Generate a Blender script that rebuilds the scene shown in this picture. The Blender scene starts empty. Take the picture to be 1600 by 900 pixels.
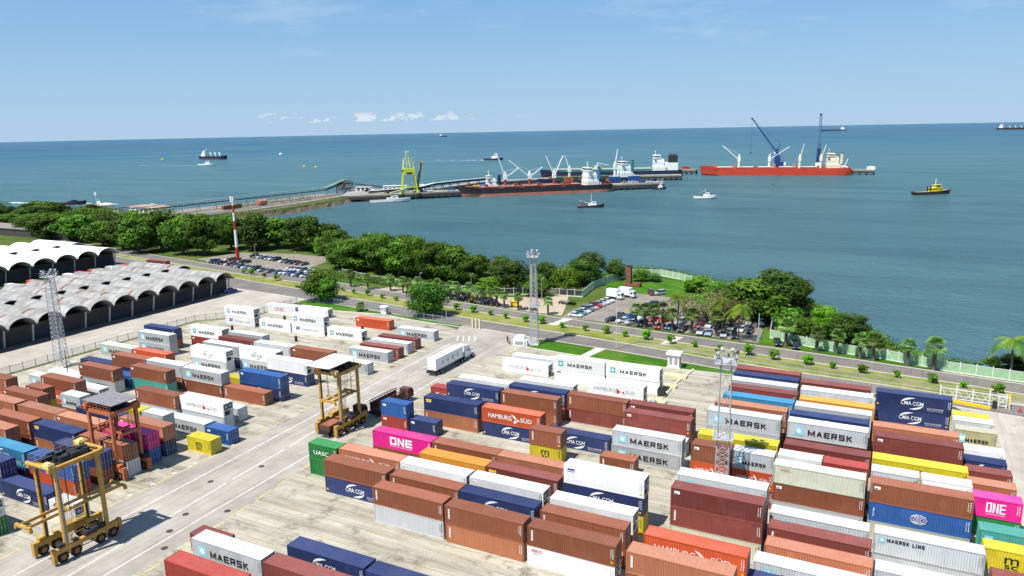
import bpy, math, random
from mathutils import Vector, Matrix
random.seed(7)
R=math.radians
sc=bpy.context.scene; col=sc.collection
# ---------------- camera
PITCH,ROLL,YAW,CAMH=R(11.981),R(-1.136),R(27.409),56.82
fwd=Vector((-math.sin(YAW)*math.cos(PITCH),math.cos(YAW)*math.cos(PITCH),-math.sin(PITCH)))
rt0=Vector((math.cos(YAW),math.sin(YAW),0)); up0=rt0.cross(fwd)
rt=rt0*math.cos(ROLL)+up0*math.sin(ROLL); up=up0*math.cos(ROLL)-rt0*math.sin(ROLL)
cam=bpy.data.objects.new('camera',bpy.data.cameras.new('camera')); col.objects.link(cam)
m=Matrix((rt,up,-fwd)).transposed().to_4x4(); m.translation=(0,0,CAMH); cam.matrix_world=m
cam.data.sensor_width=36; cam.data.lens=1175.47/1600*36
cam.data.clip_start=1; cam.data.clip_end=60000
sc.camera=cam
# ---------------- world
SUN_EL=R(61); SD=Vector((0.38,0.93,0)).normalized()
w=bpy.data.worlds.new('World'); sc.world=w; w.use_nodes=True
nt=w.node_tree; N=nt.nodes; Lk=nt.links
for n in list(N): N.remove(n)
out=N.new('ShaderNodeOutputWorld'); bg=N.new('ShaderNodeBackground'); bg.inputs[1].default_value=0.08
tc=N.new('ShaderNodeTexCoord'); sep=N.new('ShaderNodeSeparateXYZ'); Lk.new(tc.outputs['Generated'],sep.inputs[0])
def M(op,a,b=None,c=None,clamp=False):
    n=N.new('ShaderNodeMath'); n.operation=op; n.use_clamp=clamp
    for i,v in enumerate((a,b,c)):
        if v is None: continue
        if isinstance(v,(int,float)): n.inputs[i].default_value=v
        else: Lk.new(v,n.inputs[i])
    return n.outputs[0]
zz=M('MAXIMUM',sep.outputs[2],0.012)
cmb=N.new('ShaderNodeCombineXYZ'); Lk.new(sep.outputs[0],cmb.inputs[0]); Lk.new(sep.outputs[1],cmb.inputs[1]); Lk.new(zz,cmb.inputs[2])
sky=N.new('ShaderNodeTexSky'); sky.sky_type='NISHITA'; sky.sun_disc=False
sky.sun_elevation=SUN_EL; sky.sun_rotation=math.atan2(-SD.x,-SD.y); sky.altitude=50; sky.air_density=1.0; sky.dust_density=0.25; sky.ozone_density=2.2
Lk.new(cmb.outputs[0],sky.inputs[0])
# clouds: a broken line of small cumulus low over the sea and faint high streaks
az=M('ARCTAN2',sep.outputs[0],sep.outputs[1]); el=M('ARCSINE',sep.outputs[2])
def noise(vec,scale,detail,rough=0.55):
    n=N.new('ShaderNodeTexNoise'); n.inputs['Scale'].default_value=scale; n.inputs['Detail'].default_value=detail; n.inputs['Roughness'].default_value=rough
    Lk.new(vec,n.inputs['Vector']); return n.outputs[0]
def vec(x,y,z=0.0):
    c=N.new('ShaderNodeCombineXYZ')
    for i,v in enumerate((x,y,z)):
        if isinstance(v,(int,float)): c.inputs[i].default_value=v
        else: Lk.new(v,c.inputs[i])
    return c.outputs[0]
def mr(v,a,b,c=0.0,d=1.0):
    n=N.new('ShaderNodeMapRange'); n.clamp=True; n.interpolation_type='SMOOTHSTEP'
    for i,q in enumerate((v,a,b,c,d)):
        if isinstance(q,(int,float)): n.inputs[i].default_value=q
        else: Lk.new(q,n.inputs[i])
    return n.outputs[0]
cvec=vec(M('MULTIPLY',az,1.0),M('MULTIPLY',el,2.2))
n1=noise(cvec,46,6,0.62); n2=noise(cvec,14,2)
# cumulus band, elevation 0.6 to 2.2 degrees, azimuth left of centre
top=mr(el,R(0.95),R(1.75),1,0); bot=mr(el,R(0.62),R(0.75),0,1)
azm=M('MULTIPLY',mr(az,R(-46.5),R(-44.5),0,1),mr(az,R(-36.0),R(-19),1,0.0))
den=M('ADD',n1,M('MULTIPLY',M('SUBTRACT',n2,0.5),0.5))
cu=M('MULTIPLY',M('MULTIPLY',mr(den,0.50,0.57),top),M('MULTIPLY',bot,azm))
# high thin veil streaks
c2=vec(M('MULTIPLY',az,2.2),M('MULTIPLY',el,9.0)); n3=noise(c2,2.6,6,0.62)
ci=M('MULTIPLY',mr(n3,0.46,0.74,0,0.42),mr(el,R(1),R(6),0.2,1))
# pale air near the horizon over the sea
fog=mr(el,R(-1),R(19),0.92,0.30)
fm=N.new('ShaderNodeMix'); fm.data_type='RGBA'; fm.inputs['B'].default_value=(2.35,4.35,6.6,1); Lk.new(fog,fm.inputs['Factor'])
tot=M('MAXIMUM',M('MULTIPLY',cu,0.85),M('MAXIMUM',M('MULTIPLY',ci,0.6),mr(el,R(-1),R(9),0.30,0.0)))
mix=N.new('ShaderNodeMix'); mix.data_type='RGBA'; Lk.new(tot,mix.inputs['Factor']); tn=N.new('ShaderNodeMix'); tn.data_type='RGBA'; tn.blend_type='MULTIPLY'; tn.inputs['Factor'].default_value=1; Lk.new(sky.outputs[0],tn.inputs['A']); tn.inputs['B'].default_value=(.62,.88,1.16,1)
Lk.new(tn.outputs['Result'],fm.inputs['A']); Lk.new(fm.outputs['Result'],mix.inputs['A']); mix.inputs['B'].default_value=(6.8,7.3,7.9,1)
Lk.new(mix.outputs['Result'],bg.inputs[0]); Lk.new(bg.outputs[0],out.inputs[0])
# ---------------- sun
sl=bpy.data.lights.new('sun','SUN'); sl.energy=5.0; sl.angle=R(0.53); sl.color=(1,0.965,0.90)
so=bpy.data.objects.new('sun',sl); col.objects.link(so)
sd=Vector((SD.x*math.cos(SUN_EL),SD.y*math.cos(SUN_EL),-math.sin(SUN_EL)))
so.rotation_euler=sd.to_track_quat('-Z','Y').to_euler(); so.location=(0,0,300)
sc.view_settings.view_transform='Standard'; sc.view_settings.look='None'; sc.view_settings.gamma=1; sc.view_settings.exposure=0.55
sc.render.engine='CYCLES'; sc.cycles.max_bounces=6; sc.cycles.diffuse_bounces=3; sc.cycles.glossy_bounces=3; sc.cycles.transparent_max_bounces=8

# ---------------- helpers
class MB:
    def __init__(s): s.v=[];s.f=[];s.m=[]
    def poly(s,pts,m=0):
        b=len(s.v); s.v+= [tuple(p) for p in pts]; s.f.append(tuple(range(b,b+len(pts)))); s.m.append(m); return s
    def box(s,x0,y0,z0,x1,y1,z1,m=0):
        b=len(s.v); s.v+=[(x0,y0,z0),(x1,y0,z0),(x1,y1,z0),(x0,y1,z0),(x0,y0,z1),(x1,y0,z1),(x1,y1,z1),(x0,y1,z1)]
        for q in ((3,2,1,0),(4,5,6,7),(0,1,5,4),(1,2,6,5),(2,3,7,6),(3,0,4,7)): s.f.append(tuple(b+i for i in q)); s.m.append(m)
        return s
    def beam(s,p,q,w=.1,h=None,m=0):
        h=w if h is None else h
        p=Vector(p);q=Vector(q);d=(q-p).normalized(); u=d.cross(Vector((0,0,1)))
        if u.length<1e-3: u=Vector((1,0,0))
        u.normalize(); t=u.cross(d); b=len(s.v)
        for c in (p,q):
            for a,e in ((-1,-1),(1,-1),(1,1),(-1,1)): s.v.append(tuple(c+u*(a*w/2)+t*(e*h/2)))
        for k in ((3,2,1,0),(4,5,6,7),(0,1,5,4),(1,2,6,5),(2,3,7,6),(3,0,4,7)): s.f.append(tuple(b+i for i in k)); s.m.append(m)
        return s
    def cyl(s,p,q,r0,r1=None,n=10,m=0,caps=True):
        r1=r0 if r1 is None else r1
        p=Vector(p);q=Vector(q);d=(q-p).normalized(); u=d.cross(Vector((0,0,1)))
        if u.length<1e-3: u=Vector((1,0,0))
        u.normalize(); t=u.cross(d); b=len(s.v)
        for c,r in ((p,r0),(q,r1)):
            for i in range(n):
                a=2*math.pi*i/n; s.v.append(tuple(c+u*(r*math.cos(a))+t*(r*math.sin(a))))
        for i in range(n): s.f.append((b+i,b+(i+1)%n,b+n+(i+1)%n,b+n+i)); s.m.append(m)
        if caps: s.f.append(tuple(b+i for i in range(n))[::-1]); s.m.append(m); s.f.append(tuple(b+n+i for i in range(n))); s.m.append(m)
        return s
    def lathe(s,prof,n=16,m=0,c=(0,0,0)):
        b=len(s.v)
        for r,z in prof:
            for i in range(n):
                a=2*math.pi*i/n; s.v.append((c[0]+r*math.cos(a),c[1]+r*math.sin(a),c[2]+z))
        for k in range(len(prof)-1):
            for i in range(n): s.f.append((b+k*n+i,b+k*n+(i+1)%n,b+(k+1)*n+(i+1)%n,b+(k+1)*n+i)); s.m.append(m)
        return s
    def prism(s,poly,y0,y1,m=0,axis='y'):
        # poly in (a,b) plane extruded along axis
        def P(a,b,t): return (a,t,b) if axis=='y' else ((t,a,b) if axis=='x' else (a,b,t))
        n=len(poly); b=len(s.v)
        s.v+=[P(a,c,y0) for a,c in poly]+[P(a,c,y1) for a,c in poly]
        s.f.append(tuple(b+i for i in range(n))); s.m.append(m); s.f.append(tuple(b+n+i for i in range(n))[::-1]); s.m.append(m)
        for i in range(n): s.f.append((b+i,b+n+i,b+n+(i+1)%n,b+(i+1)%n)); s.m.append(m)
        return s
    def add(s,o,mat=None,moff=0):
        b=len(s.v); s.v+= [tuple(mat@Vector(v)) for v in o.v] if mat else o.v
        s.f+=[tuple(b+i for i in f) for f in o.f]; s.m+=[k+moff for k in o.m]; return s
    def mesh(s,name,mats,smooth=False,fix=True):
        me=bpy.data.meshes.new(name); me.from_pydata(s.v,[],s.f)
        for mt in mats: me.materials.append(mt)
        if len(mats)>1: me.polygons.foreach_set('material_index',s.m)
        if smooth: me.polygons.foreach_set('use_smooth',[True]*len(me.polygons))
        if fix:
            import bmesh
            b=bmesh.new(); b.from_mesh(me); bmesh.ops.recalc_face_normals(b,faces=b.faces); b.to_mesh(me); b.free()
        me.update(); return me
    def build(s,name,mats,parent=None,smooth=False,loc=(0,0,0),rz=0,fix=True):
        if not isinstance(mats,(list,tuple)): mats=[mats]
        return link(name,s.mesh(name,mats,smooth,fix),parent,loc,rz)
def link(name,me,parent=None,loc=(0,0,0),rz=0,scale=None):
    o=bpy.data.objects.new(name,me); col.objects.link(o); o.parent=parent; o.location=loc; o.rotation_euler=(0,0,rz)
    if scale: o.scale=scale
    return o
def tag(o,label=None,cat=None,group=None,kind=None):
    if label: o['label']=label
    if cat: o['category']=cat
    if group: o['group']=group
    if kind: o['kind']=kind
    return o
def thing(name,label,cat,loc=(0,0,0),rz=0,group=None):
    o=bpy.data.objects.new(name,None); col.objects.link(o); o.location=loc; o.rotation_euler=(0,0,rz); o.empty_display_size=.5
    return tag(o,label,cat,group)
def kids(o): return [c for c in col.objects if c.parent is o]
TREE={}
def copy_tree(o,label=None,loc=None,rz=None,scale=None,parent=None,chs=None):
    c=o.copy(); col.objects.link(c)
    if parent is not None: c.parent=parent
    for ch in list(o.children): copy_tree(ch,parent=c)
    if label: c['label']=label
    if loc is not None: c.location=loc
    if rz is not None: c.rotation_euler=(0,0,rz)
    if scale is not None: c.scale=scale
    return c
ORD='zeroth first second third fourth fifth sixth seventh eighth ninth tenth eleventh twelfth thirteenth fourteenth fifteenth sixteenth seventeenth eighteenth nineteenth twentieth twenty-first twenty-second twenty-third twenty-fourth twenty-fifth twenty-sixth twenty-seventh twenty-eighth twenty-ninth thirtieth thirty-first thirty-second thirty-third thirty-fourth thirty-fifth thirty-sixth thirty-seventh thirty-eighth thirty-ninth fortieth'.split()

# ---------------- materials
def nmat(name):
    m=bpy.data.materials.new(name); m.use_nodes=True; return m,m.node_tree.nodes,m.node_tree.links,m.node_tree.nodes['Principled BSDF']
def nz(N,L,src,scale,detail=4,rough=.6,mapscale=None,offs=None):
    n=N.new('ShaderNodeTexNoise'); n.inputs['Scale'].default_value=scale; n.inputs['Detail'].default_value=detail; n.inputs['Roughness'].default_value=rough
    if mapscale:
        mp=N.new('ShaderNodeMapping'); mp.inputs['Scale'].default_value=mapscale; L.new(src,mp.inputs[0]); src=mp.outputs[0]
    L.new(src,n.inputs['Vector']); return n.outputs[0]
def ramp(N,L,src,stops):
    r=N.new('ShaderNodeValToRGB'); e=r.color_ramp.elements
    while len(e)<len(stops): e.new(0.5)
    for i,(p,c) in enumerate(stops):
        e[i].position=p; e[i].color=(*c,1) if len(c)==3 else c
    L.new(src,r.inputs[0]); return r.outputs[0]
def mixc(N,L,f,a,b,mode='MIX'):
    n=N.new('ShaderNodeMix'); n.data_type='RGBA'; n.blend_type=mode
    for k,v in (('Factor',f),('A',a),('B',b)):
        i=[s for s in n.inputs if s.name==k and (s.type=='RGBA' or k=='Factor') and s.enabled][0]
        if isinstance(v,(int,float)): i.default_value=v
        elif isinstance(v,tuple): i.default_value=(*v,1) if len(v)==3 else v
        else: L.new(v,i)
    return [o for o in n.outputs if o.type=='RGBA'][0]
def objco(N): return N.new('ShaderNodeTexCoord').outputs['Object']
def wpos(N): return N.new('ShaderNodeNewGeometry').outputs['Position']
def simple(name,c,rough=.6,metal=0,var=.18,scale=1.5,spec=.3,rust=0):
    m,N,L,B=nmat(name); s=objco(N)
    a=nz(N,L,s,scale,4); c0=tuple(v*(1-var) for v in c); c1=tuple(min(1,v*(1+var)) for v in c)
    cc=ramp(N,L,a,[(.3,c0),(.7,c1)])
    if rust:
        b=nz(N,L,s,scale*2.3,6,.7); cc=mixc(N,L,ramp(N,L,b,[(.62-rust*.12,(0,0,0)),(.72,(1,1,1))]),cc,(.16,.07,.03))
    L.new(cc,B.inputs['Base Color']); B.inputs['Roughness'].default_value=rough; B.inputs['Metallic'].default_value=metal; B.inputs['Specular IOR Level'].default_value=spec
    return m
def paint(name,c,fade=0.0,rusty=.3,rough=.5):

    # container paint: chalked by weather, grime streaks, some rust; shifts a little from box to box
    m,N,L,B=nmat(name); s=objco(N); oi=N.new('ShaderNodeObjectInfo')
    ad=N.new('ShaderNodeVectorMath'); ad.operation='MULTIPLY_ADD'; L.new(oi.outputs['Random'],ad.inputs[0]); ad.inputs[1].default_value=(91,37,53); L.new(s,ad.inputs[2]); p=ad.outputs[0]
    base=c; chalk=tuple(v*(1-fade)+(.62*fade if i==0 else .56*fade) for i,v in enumerate(c))
    a=nz(N,L,p,.35,3); col0=mixc(N,L,a,base,chalk)
    st=nz(N,L,p,1.0,5,.65,(2.2,2.2,.25)); col1=mixc(N,L,ramp(N,L,st,[(.46,(0,0,0)),(.80,(.42,.42,.42))]),col0,tuple(v*(.62 if min(c)>.3 else .42)+.02 for v in c))
    pt=nz(N,L,p,.28,2,.4); col1=mixc(N,L,ramp(N,L,pt,[(.60,(0,0,0)),(.63,(.30,.30,.30))]),col1,tuple(min(1,v*1.25+.04) for v in c))
    rn=nz(N,L,p,2.1,8,.75); th=.70-.13*rusty; col2=mixc(N,L,ramp(N,L,rn,[(th,(0,0,0)),(th+.06,(.8,.8,.8))]),col1,(.17,.075,.035))
    hs=N.new('ShaderNodeHueSaturation'); L.new(col2,hs.inputs['Color'])
    mrn=N.new('ShaderNodeMapRange'); L.new(oi.outputs['Random'],mrn.inputs[0]); mrn.inputs[3].default_value=.70; mrn.inputs[4].default_value=1.14; L.new(mrn.outputs[0],hs.inputs['Value'])
    L.new(hs.outputs[0],B.inputs['Base Color']); B.inputs['Roughness'].default_value=rough; B.inputs['Specular IOR Level'].default_value=.25
    return m
# ---------------- setting: land, yard, roads, sea
def sheet(name,pts,z,m,kind='structure'):
    mb=MB(); mb.poly([(x,y,z) for x,y in pts]); return tag(mb.build(name,m,fix=False),kind=kind)
def strip_between(a,b):
    return a+b[::-1]
def mat_soil():
    m,N,L,B=nmat('scrub_grass'); p=wpos(N)
    a=nz(N,L,p,.06,6,.65); b=nz(N,L,p,.9,5,.7)
    c=ramp(N,L,a,[(.32,(.035,.075,.012)),(.5,(.07,.11,.02)),(.64,(.15,.14,.06)),(.8,(.22,.18,.11))])
    c=mixc(N,L,ramp(N,L,b,[(.3,(0,0,0)),(.75,(.6,.6,.6))]),c,(.05,.09,.012))
    L.new(c,B.inputs['Base Color']); B.inputs['Roughness'].default_value=.95; B.inputs['Specular IOR Level'].default_value=.1
    bp=N.new('ShaderNodeBump'); bp.inputs['Distance'].default_value=.25; L.new(b,bp.inputs['Height']); L.new(bp.outputs[0],B.inputs['Normal']); return m
def mat_lawn(name,c0,c1,c2):
    m,N,L,B=nmat(name); p=wpos(N)
    a=nz(N,L,p,.14,6,.7); b=nz(N,L,p,2.2,4,.75)
    c=ramp(N,L,a,[(.34,c0),(.52,c1),(.7,c2)]); c=mixc(N,L,b,c,(.35,.35,.30),'OVERLAY')
    L.new(c,B.inputs['Base Color']); B.inputs['Roughness'].default_value=.95; B.inputs['Specular IOR Level'].default_value=.1
    bp=N.new('ShaderNodeBump'); bp.inputs['Distance'].default_value=.15; L.new(b,bp.inputs['Height']); L.new(bp.outputs[0],B.inputs['Normal']); return m
def mat_asphalt(name,c,var=.25,warm=0):
    m,N,L,B=nmat(name); p=wpos(N)
    a=nz(N,L,p,.12,7,.65); b=nz(N,L,p,1.0,5,.7,(.5,.12,1)); g=nz(N,L,p,14,2)
    cc=ramp(N,L,a,[(.3,tuple(v*(1-var) for v in c)),(.72,tuple(v*(1+var) for v in c))])
    ty=nz(N,L,p,.8,6,.75,(1.6,.035,1)); cc=mixc(N,L,ramp(N,L,ty,[(.5,(0,0,0)),(.68,(.55,.55,.55))]),cc,tuple(v*.45 for v in c)); bl=nz(N,L,p,.3,6,.75); cc=mixc(N,L,ramp(N,L,bl,[(.6,(0,0,0)),(.72,(.6,.6,.6))]),cc,tuple(v*.5 for v in c))
    cc=mixc(N,L,ramp(N,L,b,[(.5,(0,0,0)),(.85,(.5,.5,.5))]),cc,tuple(v*.6 for v in c)); cc=mixc(N,L,.35,cc,g,'OVERLAY')
    L.new(cc,B.inputs['Base Color']); B.inputs['Roughness'].default_value=.9; B.inputs['Specular IOR Level'].default_value=.2; return m
def mat_yard():
    # cast concrete bays with runway strips along the stacks, stained by tyres and rust water
    m,N,L,B=nmat('yard_concrete'); p=wpos(N); sp=N.new('ShaderNodeSeparateXYZ'); L.new(p,sp.inputs[0])
    def MM(op,a,b=None):
        n=N.new('ShaderNodeMath'); n.operation=op
        for i,v in enumerate((a,b)):
            if v is None: continue
            if isinstance(v,(int,float)): n.inputs[i].default_value=v
            else: L.new(v,n.inputs[i])
        return n.outputs[0]
    big=nz(N,L,p,.045,6,.6); streak=nz(N,L,p,.35,7,.68,(.22,1.6,1)); blot=nz(N,L,p,.22,6,.7); fine=nz(N,L,p,3,5,.7)
    c=ramp(N,L,big,[(.3,(.34,.31,.245)),(.7,(.46,.43,.355))])
    c=mixc(N,L,ramp(N,L,streak,[(.40,(0,0,0)),(.66,(.85,.85,.85))]),c,(.22,.195,.145))
    c=mixc(N,L,ramp(N,L,blot,[(.53,(0,0,0)),(.68,(.9,.9,.9))]),c,(.10,.085,.06))
    # strips: every 4.42 m a pale beam 1.2 m wide with dark joints
    fr=MM('FRACT',MM('DIVIDE',MM('SUBTRACT',sp.outputs[1],77.55),4.42))
    beam=MM('LESS_THAN',fr,.27); j1=MM('LESS_THAN',MM('ABSOLUTE',MM('SUBTRACT',fr,.27)),.018); j2=MM('LESS_THAN',MM('ABSOLUTE',MM('SUBTRACT',fr,.0)),.018)
    wob=ramp(N,L,blot,[(.35,(1,1,1)),(.62,(.25,.25,.25))]); js=MM('LESS_THAN',MM('ABSOLUTE',MM('SUBTRACT',MM('FRACT',MM('DIVIDE',sp.outputs[0],6.2)),.5)),.007)
    mid=MM('LESS_THAN',MM('ABSOLUTE',MM('SUBTRACT',fr,.63)),.012)
    tyre=nz(N,L,p,.5,6,.75,(.05,2.6,1)); c=mixc(N,L,ramp(N,L,tyre,[(.54,(0,0,0)),(.70,(.75,.75,.75))]),c,(.12,.105,.08)); c=mixc(N,L,MM('MULTIPLY',MM('MULTIPLY',beam,wob),.16),c,(.60,.56,.44))
    jt=MM('MAXIMUM',MM('MAXIMUM',j1,j2),MM('MAXIMUM',js,mid)); c=mixc(N,L,MM('MULTIPLY',MM('MULTIPLY',jt,wob),.55),c,(.10,.085,.055))
    yl=MM('MULTIPLY',MM('LESS_THAN',MM('ABSOLUTE',MM('SUBTRACT',fr,.30)),.012),ramp(N,L,blot,[(.45,(1,1,1)),(.6,(0,0,0))])); c=mixc(N,L,MM('MULTIPLY',yl,.5),c,(.62,.50,.16))
    c=mixc(N,L,.35,c,fine,'OVERLAY')
    L.new(c,B.inputs['Base Color']); B.inputs['Roughness'].default_value=.85; B.inputs['Specular IOR Level'].default_value=.25
    bp=N.new('ShaderNodeBump'); bp.inputs['Distance'].default_value=.03; L.new(fine,bp.inputs['Height']); L.new(bp.outputs[0],B.inputs['Normal']); return m
def mat_water():
    m,N,L,B=nmat('sea_water'); p=wpos(N)
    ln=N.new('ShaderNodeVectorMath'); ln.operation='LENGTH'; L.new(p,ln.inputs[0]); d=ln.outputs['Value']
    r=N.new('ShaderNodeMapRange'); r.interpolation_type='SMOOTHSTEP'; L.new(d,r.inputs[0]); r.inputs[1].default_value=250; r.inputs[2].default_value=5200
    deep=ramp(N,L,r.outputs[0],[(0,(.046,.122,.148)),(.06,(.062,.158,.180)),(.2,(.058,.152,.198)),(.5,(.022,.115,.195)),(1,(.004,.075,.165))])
    pt=nz(N,L,p,.0022,5,.6,(1,2.4,1)); c=mixc(N,L,ramp(N,L,pt,[(.38,(0,0,0)),(.66,(.6,.6,.6))]),deep,(.085,.185,.205))
    p2=nz(N,L,p,.012,5,.65,(.5,2.0,1)); c=mixc(N,L,ramp(N,L,p2,[(.42,(0,0,0)),(.74,(.6,.6,.6))]),c,(.026,.075,.10)); p3=nz(N,L,p,.055,6,.75,(.35,2.4,1)); c=mixc(N,L,ramp(N,L,p3,[(.50,(0,0,0)),(.76,(.5,.5,.5))]),c,(.09,.19,.21))
    B.inputs['Base Color'].default_value=(0,0,0,1)
    w1=nz(N,L,p,.10,3,.6,(1,2.2,1)); w2=nz(N,L,p,.45,4,.65,(1,1.8,1)); w3=nz(N,L,p,1.9,2,.6)
    def MA(a,k,b):
        n=N.new('ShaderNodeMath'); n.operation='MULTIPLY_ADD'; L.new(a,n.inputs[0]); n.inputs[1].default_value=k
        if isinstance(b,(int,float)): n.inputs[2].default_value=b
        else: L.new(b,n.inputs[2])
        return n.outputs[0]
    h=MA(w1,.8,MA(w2,.75,MA(w3,.22,0.0)))
    bp=N.new('ShaderNodeBump'); bp.inputs['Distance'].default_value=2.3; bp.inputs['Strength'].default_value=1.0; L.new(h,bp.inputs['Height'])
    df=N.new('ShaderNodeBsdfDiffuse'); L.new(c,df.inputs[0]); L.new(bp.outputs[0],df.inputs['Normal']); gl=N.new('ShaderNodeBsdfGlossy'); gl.inputs['Roughness'].default_value=.14; L.new(bp.outputs[0],gl.inputs['Normal'])
    fr=N.new('ShaderNodeFresnel'); fr.inputs[0].default_value=1.333; L.new(bp.outputs[0],fr.inputs['Normal']); mn=N.new('ShaderNodeMath'); mn.operation='MINIMUM'; L.new(fr.outputs[0],mn.inputs[0]); mn.inputs[1].default_value=.42
    mx=N.new('ShaderNodeMixShader'); L.new(mn.outputs[0],mx.inputs[0]); L.new(df.outputs[0],mx.inputs[1]); L.new(gl.outputs[0],mx.inputs[2]); L.new(mx.outputs[0],N['Material Output'].inputs[0]); return m
SOIL=mat_soil(); YARD=mat_yard()
LAWN=mat_lawn('green_lawn',(.032,.11,.006),(.06,.17,.012),(.15,.19,.05))
DRY=mat_lawn('dry_verge',(.13,.17,.03),(.25,.26,.07),(.36,.28,.14))
ASPH=mat_asphalt('road_asphalt',(.17,.152,.135)); LANEM=mat_asphalt('worn_lane_surface',(.335,.305,.265),.26); APRON=mat_asphalt('pale_apron',(.385,.35,.30),.2); PARK=mat_asphalt('gravel_lot',(.23,.20,.17)); SAND=mat_asphalt('bare_sand_lot',(.40,.33,.24),.15)
ROCK=simple('shore_rock',(.13,.10,.075),.95,0,.5,.8)
# sea follows the earth's curve so that the horizon sits where it should
mb=MB(); rs=[0,120,240,400,620,900,1300,1900,2800,4200,6200,9000,13000,19000,27000,36000]; n=96
for r in rs[1:]:
    for i in range(n):
        a=2*math.pi*i/n; mb.v.append((r*math.sin(a),r*math.cos(a),-4-r*r/(2*7.3e6)))
mb.f.append(tuple(range(n))[::-1]); mb.m.append(0)
for k in range(len(rs)-2):
    for i in range(n): mb.f.append((k*n+i,k*n+(i+1)%n,(k+1)*n+(i+1)%n,(k+1)*n+i)); mb.m.append(0)
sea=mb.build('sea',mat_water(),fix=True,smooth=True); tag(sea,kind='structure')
COAST=[(400,-300),(-1200,-300),(-1200,270),(-980,285),(-800,300),(-680,318),(-600,345),(-572,382),(-530,392),(-497,392),(-490,470),(-492,545),(-470,562),(-444,548),(-431,515),(-425,470),(-420,430),(-424,404),(-434,374),(-425,350),(-392,326),(-345,322),(-318,326),(-298,331),(-280,326),(-262,314),(-244,302),(-226,290),(-200,282),(-176,276),(-157,270),(-140,262),(-126,258),(-108,268),(-99,282),(-92,292),(-80,289),(-70,284),(-58,276),(-48,270),(-38,267),(-28,260),(-19,248),(-14,235),(-8,229),(-3,224),(1,214),(6,206),(13,201.5),(20,200),(26,204),(31,207),(38,205),(46,203),(60,199),(100,200),(200,180),(400,150)]
def land():
    mb=MB(); n=len(COAST); top=[];
    jit=[(x+random.uniform(-1.2,1.2) if -520<x<60 else x,y+random.uniform(-1.2,1.2) if 200<y else y) for x,y in COAST]
    # subdivide for a ragged shore
    pts=[]
    for i in range(n):
        a=Vector(jit[i]);b=Vector(jit[(i+1)%n]); L=(b-a).length; k=max(1,min(12,int(L/5))) if (-560<a.x<80 and a.y>180) else 1
        for j in range(k):
            q=a.lerp(b,j/k)
            if j and k>1: q+=Vector((random.uniform(-1,1),random.uniform(-1,1)))
            pts.append(q)
    n=len(pts); cen=Vector((-200,100))
    mb.poly([(p.x,p.y,-.06) for p in pts][::-1])
    outs=[]
    for i in range(n):
        t=(pts[(i+1)%n]-pts[i-1]).normalized(); nn=Vector((-t.y,t.x))
        outs.append(nn)
    r1=[(pts[i]+outs[i]*random.uniform(1.2,2.6),random.uniform(-1.6,-.8)) for i in range(n)]
    r2=[(pts[i]+outs[i]*random.uniform(4,7),random.uniform(-4.6,-3.3)) for i in range(n)]
    r3=[(pts[i]+outs[i]*10,-8) for i in range(n)]
    b=len(mb.v)
    for p in pts: mb.v.append((p.x,p.y,-.06))
    for rr in (r1,r2,r3):
        for p,z in rr: mb.v.append((p.x,p.y,z))
    for k in range(3):
        for i in range(n):
            j=(i+1)%n; mb.f.append((b+k*n+i,b+k*n+j,b+(k+1)*n+j,b+(k+1)*n+i)); mb.m.append(1 if k else 0)
    mb.m[0]=0
    o=mb.build('ground',[SOIL,ROCK]); tag(o,kind='structure')
land()
road1_far=[(-420,246),(-265,219),(-227,211),(-193,206),(-174,202),(-152,199),(-123,194.5),(-108,191.5),(-79,188),(-60,185),(-38,181),(-17,178.3),(-2,177),(12,175.6),(25,174.5),(60,170),(200,150)]
road1_near=[(-420,226),(-270,205),(-232,199),(-200,196),(-178,193.5),(-156,190.5),(-127,186.5),(-112,184.5),(-84,180.5),(-62,178),(-48,176),(-37,174.2),(-17,171.8),(-2,170),(12,168.5),(25,167),(60,163),(200,143)]
road2_near=[(-420,248),(-265,224),(-246,221),(-208,216),(-177,211),(-151,206.5),(-128,203),(-103,199),(-76,195.3),(-51,192.2),(-30,189.3),(-10,187.2),(1,186),(14,184.3),(26,182),(60,178),(200,158)]
road2_far=[(-420,258),(-268,232),(-211,226),(-181,219.5),(-152,214),(-123,209.5),(-107,206.5),(-88,204),(-70,201.7),(-49,199),(-29,197),(-10,194.8),(9,191.9),(27,189.4),(60,185),(200,166)]
sheet('yard_ground',[(60,-60),(-213,-60),(-213,185),(-222,198),(-178,188.5),(-127,184.6),(-84,173),(-55,171.5),(-35,170.5),(0,168),(28,165),(60,160)],0.0,YARD)
sheet('apron',[(-213,-60),(-213,185),(-232,199),(-181,194),(-181,170),(-193,157),(-193,-60)],.006,APRON)
sheet('apron',[(-300,40),(-300,222),(-270,207),(-222,199),(-213,186),(-213,40)],-.01,ASPH)
sheet('apron',[(18.6,-20),(19.2,160),(13,168.2),(24,176),(60,171),(60,-20)],.006,APRON)
sheet('service_lane',[(-106.5,20),(-106.5,120),(-108,165),(-113,186),(-100,191),(-86,189),(-84.5,172.8),(-90.5,160),(-91.5,120),(-87,80),(-86,20)],.004,LANEM)
sheet('road',strip_between(road1_near,road1_far),.010,ASPH)
sheet('road',strip_between(road2_near,road2_far),.010,ASPH)
sheet('verge',strip_between(road1_far,road2_near),.004,DRY)
sheet('lawn',[(-181,186),(-177,193),(-156,190),(-127,186),(-113,184.2),(-112,182.6),(-127,183.6),(-143,186.5),(-160,184.5)],.012,LAWN)
sheet('lawn',[(-85,171.8),(-84,178.8),(-62,176.8),(-48,175),(-37,173.6),(-20,171.5),(-20,170.3),(-35,170.5),(-54,169.3),(-71,170.5)],.012,LAWN)
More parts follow.
